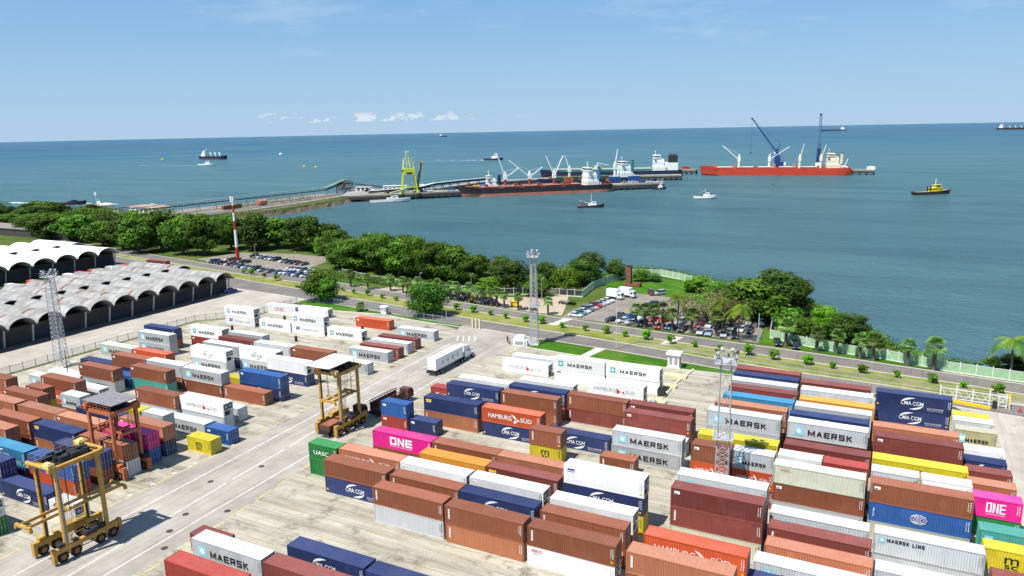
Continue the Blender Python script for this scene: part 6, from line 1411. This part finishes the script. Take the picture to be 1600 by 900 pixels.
# ---------------- ships
def hull(L,B,D,zw,sheer,bands_,bowL=.14,sternL=.08,flare=.0,nose=3.0):
    # bow at x=0, stern at x=L; z measured from the water; D freeboard
    mb=MB(); st=[0,.01,.03,.06,.10,bowL,.2,.5,.85,1-sternL,.965,1.0]; zl=[-2.5,0]+[b for b,_ in bands_][:-1]+[D]; ms=[bands_[0][1]]+[m for _,m in bands_]
    def hb(u,k):
        f=k/(len(zl)-1)
        if u<bowL: q=u/bowL; w=(1-(1-q)**(2.0+.8*f))*(.78+.22*f) if q>0 else .0
        elif u>1-sternL: w=1-.28*((u-(1-sternL))/sternL)**2*(1.25-f*.6)
        else: w=1
        return B/2*max(w,.012)
    rows_=[]
    for u in st:
        sh=sheer*max(0,(bowL*1.1-u)/(bowL*1.1))**.8 if u<bowL*1.1 else 0; r=[]
        for s in (-1,1):
            for k,z in enumerate(zl):
                f=k/(len(zl)-1); x=u*L-(nose*(f-.35) if u<.02 else nose*(f-.35)*max(0,1-u/bowL)); x+= (2.0*(f-.5) if u>.99 else 0)
                r.append((x,s*hb(u,k),z+(sh*f if k==len(zl)-1 else sh*f*.3)))
        rows_.append(r)
    b=len(mb.v); n=len(zl)*2; nz_=len(zl)
    for r in rows_: mb.v+=r
    for i in range(len(st)-1):
        for s in (0,1):
            for k in range(nz_-1):
                a=b+i*n+s*nz_+k; mb.f.append((a,a+n,a+n+1,a+1) if s==0 else (a+1,a+n+1,a+n,a)); mb.m.append(ms[k] if k<len(ms) else ms[-1])
    for k in range(nz_-1): a=b+(len(st)-1)*n; mb.f.append((a+k,a+nz_+k,a+nz_+k+1,a+k+1)); mb.m.append(ms[k])
    return mb,(lambda i:[rows_[i][nz_-1],rows_[i][2*nz_-1]]),st,rows_,nz_
def ship(name,label,bow,stern,B,D,bands_,mats,deckm,sheer=2.5,z=Z,group=None,cat='ship',**kw):
    bow=Vector(bow);stern=Vector(stern); d=stern-bow; L=d.length; t=thing(name,label,cat,(bow.x,bow.y,z),math.atan2(d.y,d.x),group)
    mb,_,st,rw,nz_=hull(L,B,D,0,sheer,bands_,**kw); h=mb.build('hull',mats,t,fix=False)
    dk=MB(); drop=.9 if L>40 else .3
    for i in range(len(st)-1):
        a,b=rw[i][nz_-1],rw[i][2*nz_-1]; c,e=rw[i+1][nz_-1],rw[i+1][2*nz_-1]
        dk.poly([(a[0],a[1]*.97,a[2]-drop),(c[0],c[1]*.97,c[2]-drop),(e[0],e[1]*.97,e[2]-drop),(b[0],b[1]*.97,b[2]-drop)])
    dk.build('deck',deckm,t,fix=False); return t,L
SB=simple('ship_black',(.022,.022,.026),.45,0,.2,.2,.4,.4); SS=simple('boot_topping_salmon',(.42,.16,.10),.7,0,.2,.15); SR=simple('ship_red',(.42,.045,.022),.5,0,.12,.12,.3,.3); SDR=simple('deck_red_oxide',(.24,.065,.045),.8,0,.3,.2); SWH=simple('ship_white',(.74,.74,.71),.5,0,.08,.4); SCR=simple('ship_cream',(.68,.62,.46),.5,0,.08); SBL=simple('ship_navy',(.015,.025,.06),.5); SGR=simple('deck_green',(.03,.20,.11),.7); HAT=simple('hatch_pinkish',(.36,.18,.15),.8,0,.25,.2); CRB=simple('crane_blue',(.010,.045,.17),.5,0,.15,.3); DRS=simple('dark_red_band',(.16,.02,.03),.6)
def bridge(t,x,L,w,h,m,levels=4,funnel=None,fx=None,mast_=True,z0=0):
    # accommodation block: broad lower decks, a narrower bridge deck with wings, rails and a mast
    mb=MB(); a=h*.62; mb.box(x,-w/2,z0,x+L,w/2,z0+a*.5); mb.box(x+.3,-w/2+.8,z0+a*.5,x+L-1.8,w/2-.8,z0+a); mb.box(x+.6,-w/2+2.2,z0+a,x+L-5,w/2-2.2,z0+h*.82)
    mb.box(x+.2,-w/2+1.4,z0+h*.82,x+L-6,w/2-1.4,z0+h); mb.box(x+.3,-w/2-1.3,z0+h*.80,x+3,w/2+1.3,z0+h*.88)
    mb.box(x+L-4.6,-w/2+2.5,z0+a,x+L-2,w/2-5,z0+a+2.2); mb.box(x+L-.1,-w/2+2,z0,x+L+3,w/2-3,z0+a*.28)
    for q in range(7): yy=-w/2+.2+q*(w-.4)/6; mb.box(x+L-1.5,yy,z0+a*.5,x+L-1.4,yy+.1,z0+a*.5+1.1); mb.box(x+L-2.1,yy*.92,z0+a,x+L-2.0,yy*.92+.1,z0+a+1.1)
    mb.box(x+L-.1,-w/2,z0+a*.5+1.0,x+L,w/2,z0+a*.5+1.12); mb.box(x+L-1.9,-w/2+.8,z0+a+1.0,x+L-1.8,w/2-.8,z0+a+1.12); o=mb.build('superstructure',m,t)
    g=MB()
    for zz,w2,x0,x1 in ((z0+a*.2,w/2,x,x+L),(z0+a*.68,w/2-.8,x+.3,x+L-1.8)):
        for i in range(7):
            yy=-w2+1+(2*w2-2)*i/6
            for xx in (x0-.04,x1-.01): g.box(xx,yy-.3,zz,xx+.05,yy+.3,zz+.8)
        for i in range(5):
            xx=x0+1.4+(x1-x0-3)*i/4
            for yy in (-w2-.04,w2-.01): g.box(xx-.3,yy,zz,xx+.3,yy+.05,zz+.8)
    g.box(x+.14,-w/2+1.6,z0+h*.88,x+.2,w/2-1.6,z0+h*.96); g.box(x+.4,-w/2+1.35,z0+h*.88,x+L-6.5,-w/2+1.4,z0+h*.96); g.build('window',GLASS,o,fix=False)
    if mast_: mb=MB(); mb.cyl((x+3,0,z0+h),(x+3,0,z0+h+5.5),.45,.2,8); mb.beam((x+3,-2.2,z0+h+3),(x+3,2.2,z0+h+3),.3); mb.box(x+2.0,-1.6,z0+h+4,x+3.2,1.6,z0+h+4.4); mb.build('radar_mast',m,t)
    if funnel:
        fx=fx or x+L-1; mb=MB(); mb.cyl((fx,0,z0+h*.3),(fx+.4,0,z0+h*.98),1.9,1.6,12); mb.build('funnel',funnel,t); mb=MB(); mb.cyl((fx+.4,0,z0+h*.981),(fx+.4,0,z0+h*1.05),1.5,1.3,10); mb.build('funnel_cap',DARK,t)
def deckcrane(t,x,y,ped,h,booms,zd,m=SWH,housem=None):
    mb=MB(); mb.cyl((x,y,zd),(x,y,zd+h*.55),1.5,1.3,10,0); 
    o=mb.build('crane_post',ped,t); mb=MB(); mb.box(x-1.6,y-1.6,zd+h*.5,x+1.6,y+1.6,zd+h*.78); mb.prism([(x-1.4,zd+h*.78),(x+1.4,zd+h*.78),(x+.5,zd+h),(x-.5,zd+h)],y-1,y+1); mb.build('crane_house',m,t)
    for dx,dy,dz in booms:
        mb=MB(); a=Vector((x,y,zd+h*.62)); e=a+Vector((dx,dy,dz)); s=Vector((0,.8,0)) if abs(dx)>abs(dy) else Vector((.8,0,0))
        mb.beam(a+s,e+s*.3,.65); mb.beam(a-s,e-s*.3,.65); n=8
        for k in range(1,n): mb.beam((a+s).lerp(e+s*.3,k/n),(a-s).lerp(e-s*.3,(k+.5)/n),.22)
        mb.beam((x,y,zd+h),e,.14); mb.build('boom',m,t)
def hatches(t,x0,x1,n,w,zd,m,side=None):
    for k in range(n):
        a=x0+(x1-x0)*k/n; b=x0+(x1-x0)*(k+.80)/n; mb=MB(); mb.box(a,-w/2,zd,b,w/2,zd+1.6); c=mb.build('hatch_coaming',SDR,t); mb=MB(); mb.box(a+.2,-w/2-.3,zd+1.6,b-.2,w/2+.3,zd+2.0)
        for q in range(6): xx=a+.5+(b-a-1)*q/5; mb.box(xx-.1,-w/2-.2,zd+2.0,xx+.1,w/2+.2,zd+2.15)
        mb.build('hatch_cover',m,c)
# black-hulled bulk carrier alongside the pier
t,L=ship('bulk_carrier','black-hulled bulk carrier with salmon waterline and white deck cranes alongside the pier',(-362,597),(-252,692),24,7.2,[(2.6,0),(99,1)],[SS,SB],SDR,3.0)
hatches(t,20,L-26,5,16,6.6,HAT)
for k,(x,b) in enumerate(((43.5,[(-8,0,23),(13,-2,9)]),(67,[(-20,0,16),(12,-2,9)]),(91,[(-8,0,19),(9,0,19)]))): deckcrane(t,x,0,SDR,15,b,6.6)
for x in (24,52,74,100,104): mb=MB(); mb.box(x-1.5,-7,6.4,x+1.5,-4,11); mb.build('vent_house',SDR,t)
for k,x in enumerate((104,108)): mb=MB(); mb.box(x,3,6.5,x+3,8,14); mb.build('vent_house',simple('vent_orange_red',(.36,.09,.04),.7),t)
mb=MB(); mb.box(6,-5,7,14,5,9.2); mb.cyl((9,0,9),(9,0,16),.25,.15,6); mb.build('forecastle_gear',SDR,t)
bridge(t,L-24,11,19,17,SWH,5,simple('funnel_blue',(.05,.15,.30),.5),L-10,True,6.0)
mb=MB(); mb.cyl((L-4,-6,11),(L-1,-6,9),1.0,.8,8); mb.build('lifeboat',simple('lifeboat_orange',(.6,.12,.02),.5),t)
# tug at the berth behind the bow, blue and yellow gear
t,L=ship('supply_ship','white-bridged supply ship with yellow and blue deck gear, behind the bulk carrier bow',(-376,640),(-330,678),12,4.5,[(1.2,0),(99,1)],[SS,SBL],SDR,1.8)
bridge(t,16,11,9,12,SWH,4,SBL,29,True,3.8); mb=MB(); mb.box(3,-4,3.8,9,1,7); mb.build('deck_winch',KY,t); mb=MB(); mb.box(9,-5,3.8,15,3,7.4); mb.build('deck_cargo',simple('blue_tarp',(.02,.14,.45),.7),t)
# white ship with blue deck load beyond the pier
t,L=ship('cargo_ship','cargo ship with a white bridge and a folded white crane beyond the pier',(-352,748),(-262,815),20,4.5,[(1.5,0),(99,1)],[DRS,SBL],SGR,2.0)
bridge(t,L-22,13,17,17,SWH,5,simple('funnel_teal',(.03,.16,.18),.5),L-7,True,6); deckcrane(t,L-28,-4,SWH,17,[(3,0,20)],6.0); hatches(t,12,L-32,4,13,6,SGR); deckcrane(t,34,0,SCR,14,[(-5,0,16)],6)
# blue side-loaded barges on the pier side
for k,(x,y,l) in enumerate(((-262,722,'long blue container stack on the pier left of the white bridge'),(-246,736,'blue container stack on the pier near its far end'))):
    for j in range(2): container(dict(x=x,y=y,z=1.62+j*HT,L=12.19,cc='bl',mk='-',dark=False,ree=False,label=l+(', upper' if j else ', lower')),rz=R(40))
# tanker with black funnel
t,L=ship('tanker','green-decked tanker with a white stern bridge and black funnel casing',(-405,868),(-244,928),26,7.0,[(2.6,0),(99,1)],[DRS,SBL],SGR,2.0)
bridge(t,L-34,15,22,19,SWH,5,None,None,True,6.2); mb=MB(); mb.box(L-22,-9,7,L-4,9,16); mb.build('funnel_casing',SWH,t); mb=MB(); mb.box(L-15,-7,16,L-4.4,7,24.5); [mb.cyl((L-13.5+k*2.5,-4+k*2.5,24.5),(L-13.5+k*2.5,-4+k*2.5,26.5),.7,n=8) for k in range(4)]; mb.build('funnel',DARK,t)
mb=MB(); mb.beam((14,0,9.6),(L-36,0,9.6),1.6,1.2); [mb.beam((x,-9,9.2),(x,9,9.2),.6) for x in (50,70,90)]; mb.box(66,-3,8.5,74,3,13); mb.build('pipework',SCR,t); mb=MB(); mb.cyl((70,-6,8.5),(70,-6,17),.7,.6,8); mb.beam((70,-6,17),(84,-6,14),.6); mb.build('hose_crane',SWH,t)
# red bulk carrier at the outer berth
t,L=ship('bulk_carrier','bright red bulk carrier with cream bridge and four deck cranes at the outer berth',(-222,944),(-56,970),28,8.6,[(.8,0),(99,0)],[SR,SR],SDR,2.4)
hatches(t,18,L-30,5,18,7.7,simple('hatch_cream',(.52,.44,.36),.8))
deckcrane(t,44,0,SCR,17,[(-20,0,17)],7.7,SWH); deckcrane(t,79,0,SCR,17,[(22,0,15)],7.7,SWH); deckcrane(t,113,-3,SCR,17,[(4,0,18)],7.7,SCR); deckcrane(t,148-L*.07+L*.0,-3,SCR,17,[(5,0,17)],7.7,SCR)
for x in (16,38.5,84.5,107,143,150): mb=MB(); mb.box(x-1.7,-5,7.7,x+1.7,0,12.8); mb.build('vent_house',simple('vent_salmon',(.42,.15,.09),.7),t)
bridge(t,L-26,15,24,17,SCR,5,simple('funnel_cream',(.60,.52,.36),.5),L-9,True,7.9); mb=MB(); mb.cyl((4,0,9),(4,0,18),.3,.15,6); mb.box(2,-4,8,9,4,11); mb.build('forecastle_gear',SDR,t); mb=MB(); mb.beam((L-7,-8,8),(L-3,-8,19),.7); mb.cyl((L-8,-9,10),(L-3,-9,9),1.2,.9,8); mb.build('lifeboat_davit',SWH,t)
mb=MB(); mb.box(0,0,0,.01,.01,.01)
# outer berth and mobile harbour cranes
deck('pier','outer concrete berth behind the red bulk carrier',[(-222,968),(-54,994),(-56,1012),(-224,986)],2.0,1.8,1)
deck('mooring_platform','pale mooring platform left of the red bulk carrier',[(-262,952),(-232,957),(-233,967),(-263,962)],2.0,2.2,1,'mooring platform')
deck('mooring_platform','pale mooring platform at the stern of the red bulk carrier',[(-52,973),(-30,976),(-31,986),(-53,983)],2.0,2.2,1,'mooring platform')
for x,y,l in ((-250,957,'red shed on the mooring platform left of the red ship'),(-38,980,'white shed on the mooring platform at the red ship stern')):
    t=thing('shed',l,'shed',(x,y,2)); mb=MB(); mb.box(0,0,0,9,4,2.6); mb.build('wall',KW if x>-100 else SR,t); mb=MB(); mb.prism([(-.4,2.6),(9.4,2.6),(4.5,3.6)],-.3,4.3); mb.build('roof',KW if x>-100 else SDR,t)
def harbour_crane(x,y,rz,boomang,label,tip=45,hook=True):
    t=thing('harbour_crane',label,'crane',(x,y,2),rz,'blue mobile harbour cranes'); mb=MB(); mb.box(-8,-5,.8,8,5,3.4)
    for a in (-7,-3,3,7):
        for b in (-5,5): mb.cyl((a,b-.6,.9),(a,b+.6,.9),.9,n=8)
    mb.build('undercarriage',DARKP,t); mb=MB()
    for a,b in ((-9,-7),(9,-7),(-9,7),(9,7)): mb.beam((a*.5,b*.6,2),(a,b,1.0),1.0); mb.box(a-1.2,b-1.2,0,a+1.2,b+1.2,.5)
    mb.build('outrigger',CRB,t); mb=MB(); mb.box(-6.5,-3,3.6,3,3,8.4); mb.build('engine_house',CRB,t); mb=MB(); mb.box(-9,-2.8,4,-6.5,2.8,7.6); mb.build('counterweight',SWH,t)
    mb=MB(); mb.cyl((1.5,0,3.5),(1.5,0,24),2.6,2.0,10); mb.box(-2.6,-2.2,8,4.4,2.2,15); mb.beam((.6,-.9,24),(-1,-.9,31),.5); mb.beam((.6,.9,24),(-1,.9,31),.5); mb.build('tower',CRB,t); mb=MB(); mb.box(2.6,-1.5,18,5,1.5,20.8); mb.build('cab',SWH,t)
    a=Vector((3,0,20)); e=a+Vector((math.cos(boomang)*tip,0,math.sin(boomang)*tip)); mb=MB(); nrm=Vector((-math.sin(boomang),0,math.cos(boomang)))*1.3; n=14
    for s in (-1.9,1.9):
        S=Vector((0,s,0)); S2=Vector((0,s*.5,0)); mb.beam(a+S,e+S2,.85); mb.beam(a+S+nrm,e+S2+nrm*.3,.7)
        for k in range(n): mb.beam((a+S).lerp(e+S2,k/n),(a+S+nrm).lerp(e+S2+nrm*.3,(k+1)/n),.35)
    for k in range(n): mb.beam((a+Vector((0,-1.5,0))).lerp(e+Vector((0,-.7,0)),k/n),(a+Vector((0,1.5,0))).lerp(e+Vector((0,.7,0)),(k+1)/n),.2)
    mb.box(e.x-1,e.y-1.3,e.z-.8,e.x+1.2,e.y+1.3,e.z+1.4); mb.build('boom',CRB,t)
    r=MB(); [r.beam((-1,s,31),e+Vector((0,s,.5)),.18) for s in (-.8,.8)]; [r.beam((-1,s,31),(-6,s,8.4),.3) for s in (-.8,.8)]
    if hook: r.beam(e,e-Vector((0,0,40)),.16); r.box(e.x-.8,e.y-.8,e.z-42,e.x+.8,e.y+.8,e.z-40)
    r.build('stay_rope',DARK,t)
harbour_crane(-137,978,R(188),R(54),'blue harbour crane leaning left behind the red ship amidships',50)
harbour_crane(-92,984,R(95),R(66),'blue harbour crane with upright boom near the red ship bridge',48,False)
def smallboat(name,label,bow,stern,B,D,hm,wm,h,roofm=None,gear=None,cat='boat',z=Z):
    t,L=ship(name,label,bow,stern,B,D,[(.4,0),(99,1)],[DRS,hm],DECKM,D*.55,z=z,cat=cat,bowL=.35,sternL=.1,nose=L0(bow,stern)*.06)
    mb=MB(); mb.box(L*.28,-B*.28,D*.5,L*.58,B*.28,D+h*.5); mb.box(L*.30,-B*.24,D+h*.5,L*.46,B*.24,D+h); o=mb.build('wheelhouse',wm,t); mb=MB(); mb.box(L*.295,-B*.2,D+h*.65,L*.30,B*.2,D+h*.9); mb.box(L*.33,-B*.245,D+h*.65,L*.44,B*.245,D+h*.9); mb.build('window',GLASS,o)
    if roofm: mb=MB(); mb.box(L*.26,-B*.32,D+h*.5,L*.60,B*.32,D+h*.5+.25); mb.box(L*.28,-B*.27,D+h,L*.48,B*.27,D+h+.2); mb.build('roof',roofm,t)
    return t,L
def L0(a,b): return (Vector(a)-Vector(b)).length
t,L=smallboat('fishing_trawler','dark-hulled fishing trawler with net booms, left of centre in the bay',(-203,547),(-220,537),5.2,1.8,SBL,SWH,2.6)
mb=MB(); mb.cyl((L*.5,0,2),(L*.46,0,11.5),.16,.1,6); mb.beam((L*.5,0,3),(L*.95,-2.2,5.5),.14); mb.beam((L*.5,0,3),(L*.9,2.2,6),.14); mb.build('mast',SWH,t); mb=MB(); mb.prism([(L*.62,1.8),(L*.98,1.8),(L*.84,5.6)],-.4,.4); mb.build('net',simple('net_grey',(.10,.12,.14),.9),t)
t,L=smallboat('fishing_boat','white fishing boat with a mast moored in the bay below the tanker',(-138,641),(-155,636),5.4,1.9,SWH,SWH,3.0); mb=MB(); mb.cyl((L*.5,0,2),(L*.5,0,8.5),.15,.1,6); mb.beam((L*.5,0,6.8),(L*.85,0,3.5),.12); mb.build('mast',SCR,t); mb=MB(); [mb.box(L*(.62+.1*k),-1.4,1.6,L*(.66+.1*k),1.4,2.7) for k in range(3)]; mb.build('deck_gear',DARK,t)
t,L=smallboat('tugboat','yellow and black tugboat on open water at right',(36,735),(10,712),8.5,2.6,SB,simple('tug_yellow',(.62,.50,.02),.5),5.0,simple('tug_yellow_roof',(.66,.55,.04),.5)); mb=MB(); mb.cyl((L*.42,0,7),(L*.42,0,13.5),.25,.12,6); mb.beam((L*.42,-1.5,11),(L*.42,1.5,11),.2); mb.build('mast',SWH,t); mb=MB(); [mb.cyl((L*.6,s,3),(L*.6,s,7),.6,.5,8) for s in (-1.6,1.6)]; mb.build('funnel',DARK,t)
t,L=smallboat('workboat','small white workboat moored below the yellow ship loader',(-384,548),(-408,524),6,2.2,SWH,SWH,3)
t,L=smallboat('mooring_boat','small white boat at the far tip of the pier',(-204,722),(-214,714),4,1.6,SBL,SWH,4); mb=MB(); mb.cyl((4,0,3),(4,0,11),.12,n=5); mb.build('mast',SWH,t)
t,L=smallboat('pilot_boat','small white tug steaming in front of the anchored ship at left',(-1236,1092),(-1268,1080),8,2.5,SWH,SWH,6)
t,L=smallboat('pilot_boat','dark-hulled launch with a white wake left of the bulk carrier cranes',(-706,1332),(-744,1326),9,3.2,SBL,SWH,8); mb=MB(); mb.cyl((L*.4,0,8),(L*.4,0,16),.3,n=5); mb.build('mast',SWH,t)
t,L=smallboat('sailing_yacht','dark sailing yacht with a tall bare mast off the left shore',(-668,438),(-690,424),5.5,2.4,SB,SBL,1.8,cat='yacht'); mb=MB(); mb.cyl((L*.5,0,2),(L*.5,0,22),.16,.08,6); mb.beam((L*.5,-1.6,14),(L*.5,1.6,14),.1); mb.build('mast',STEEL,t)
# distant ships
t,L=ship('anchored_ship','anchored black and white cargo ship on open water at left',(-1484,1348),(-1572,1350),20,7.5,[(1.5,0),(99,1)],[DRS,SBL],SGR,2.0); bridge(t,L-22,14,16,14,SWH,4,SBL,L-7,True,7); [deckcrane(t,x,0,SWH,9,[(6,0,4)],7) for x in (20,36,52)]
t,L=ship('anchored_ship','tiny dark ship on the horizon left of centre',(-3920,6150),(-3800,6060),24,9,[(2,0),(99,1)],[DRS,SBL],SDR,2.0,z=-8.0); bridge(t,8,16,18,15,SWH,4,None,None,True,8)
t,L=ship('anchored_ship','distant ship near the horizon above the red bulk carrier stern',(-560,6110),(-400,6170),26,9,[(2,0),(99,1)],[DRS,SBL],SDR,2.0,z=-7.5); bridge(t,L-34,22,22,20,SWH,4,None,None,True,8)
t,L=ship('anchored_ship','long distant ship near the horizon at the right edge',(640,5180),(470,5280),28,11,[(2,0),(99,1)],[DRS,SB],SDR,2.0,z=-6.5); bridge(t,L-32,20,22,20,SWH,4,None,None,True,10); [deckcrane(t,x,0,SWH,12,[(10,0,4)],10) for x in (40,70,100,130)]
BUO=simple('buoy_yellow',(.55,.38,.05),.6)
for k,(x,y,s,mt,l) in enumerate(((-1587,1640,5,SWH,'white mooring buoy far out, left of centre'),(-958,1046,3.2,BUO,'left one of two yellow buoys in open water'),(-916,1029,3.2,BUO,'right one of two yellow buoys in open water'),(-806,1196,3.6,BUO,'yellow buoy to the right of the ship loader'),(-1657,1303,4.5,BUO,'yellow buoy left of the anchored ship'),(-165,301,1.4,SR,'small red buoy beyond the shore trees'),(-116,800,1.2,DARK,'small dark buoy in front of the red ship'))):
    t=thing('buoy',l,'buoy',(x,y,Z-.3)); mb=MB(); mb.lathe([(.05,0),(.9,.1),(1,.5),(.8,.8),(.25,.95),(.15,1.5),(.02,1.6)],12); o=mb.build('float',mt,t); t.scale=(s,s,s*.8)
# wakes and breaking wave: foam lying on the water
FOAM=simple('sea_foam',(.80,.82,.83),.9,0,.1,.5)
def foam(name,a,b,w0,w1,label,n=60,seed=1):
    rn=random.Random(seed); a=Vector(a);b=Vector(b);d=(b-a);nn=Vector((-d.y,d.x)).normalized(); mb=MB()
    for k in range(n):
        u=rn.random(); w=w0+(w1-w0)*u; p=a+d*u+nn*rn.gauss(0,w*.3); l=d.length/n*rn.uniform(1.2,3.5); h=w*rn.uniform(.08,.3)*(1.1-u*.6); dn=d.normalized()
        P=[]
        for j in range(8): q=j/8*6.283; P.append((p.x+dn.x*l*math.cos(q)+nn.x*h*math.sin(q),p.y+dn.y*l*math.cos(q)+nn.y*h*math.sin(q),Z-((p.length)**2)/(2*7.3e6)+.10+k*.0008))
        mb.poly(P)
    o=mb.build(name,FOAM,fix=False); tag(o,label,kind='stuff')
foam('foam','x' and (-770,424),(-640,447),5,9,'white breaking wave off the far left shore',70,2); foam('foam',(-744,1326),(-860,1318),7,5,'white wake behind the launch',50,3); foam('foam',(-1268,1080),(-1420,1060),3,3,'thin wake behind the small tug',30,4)
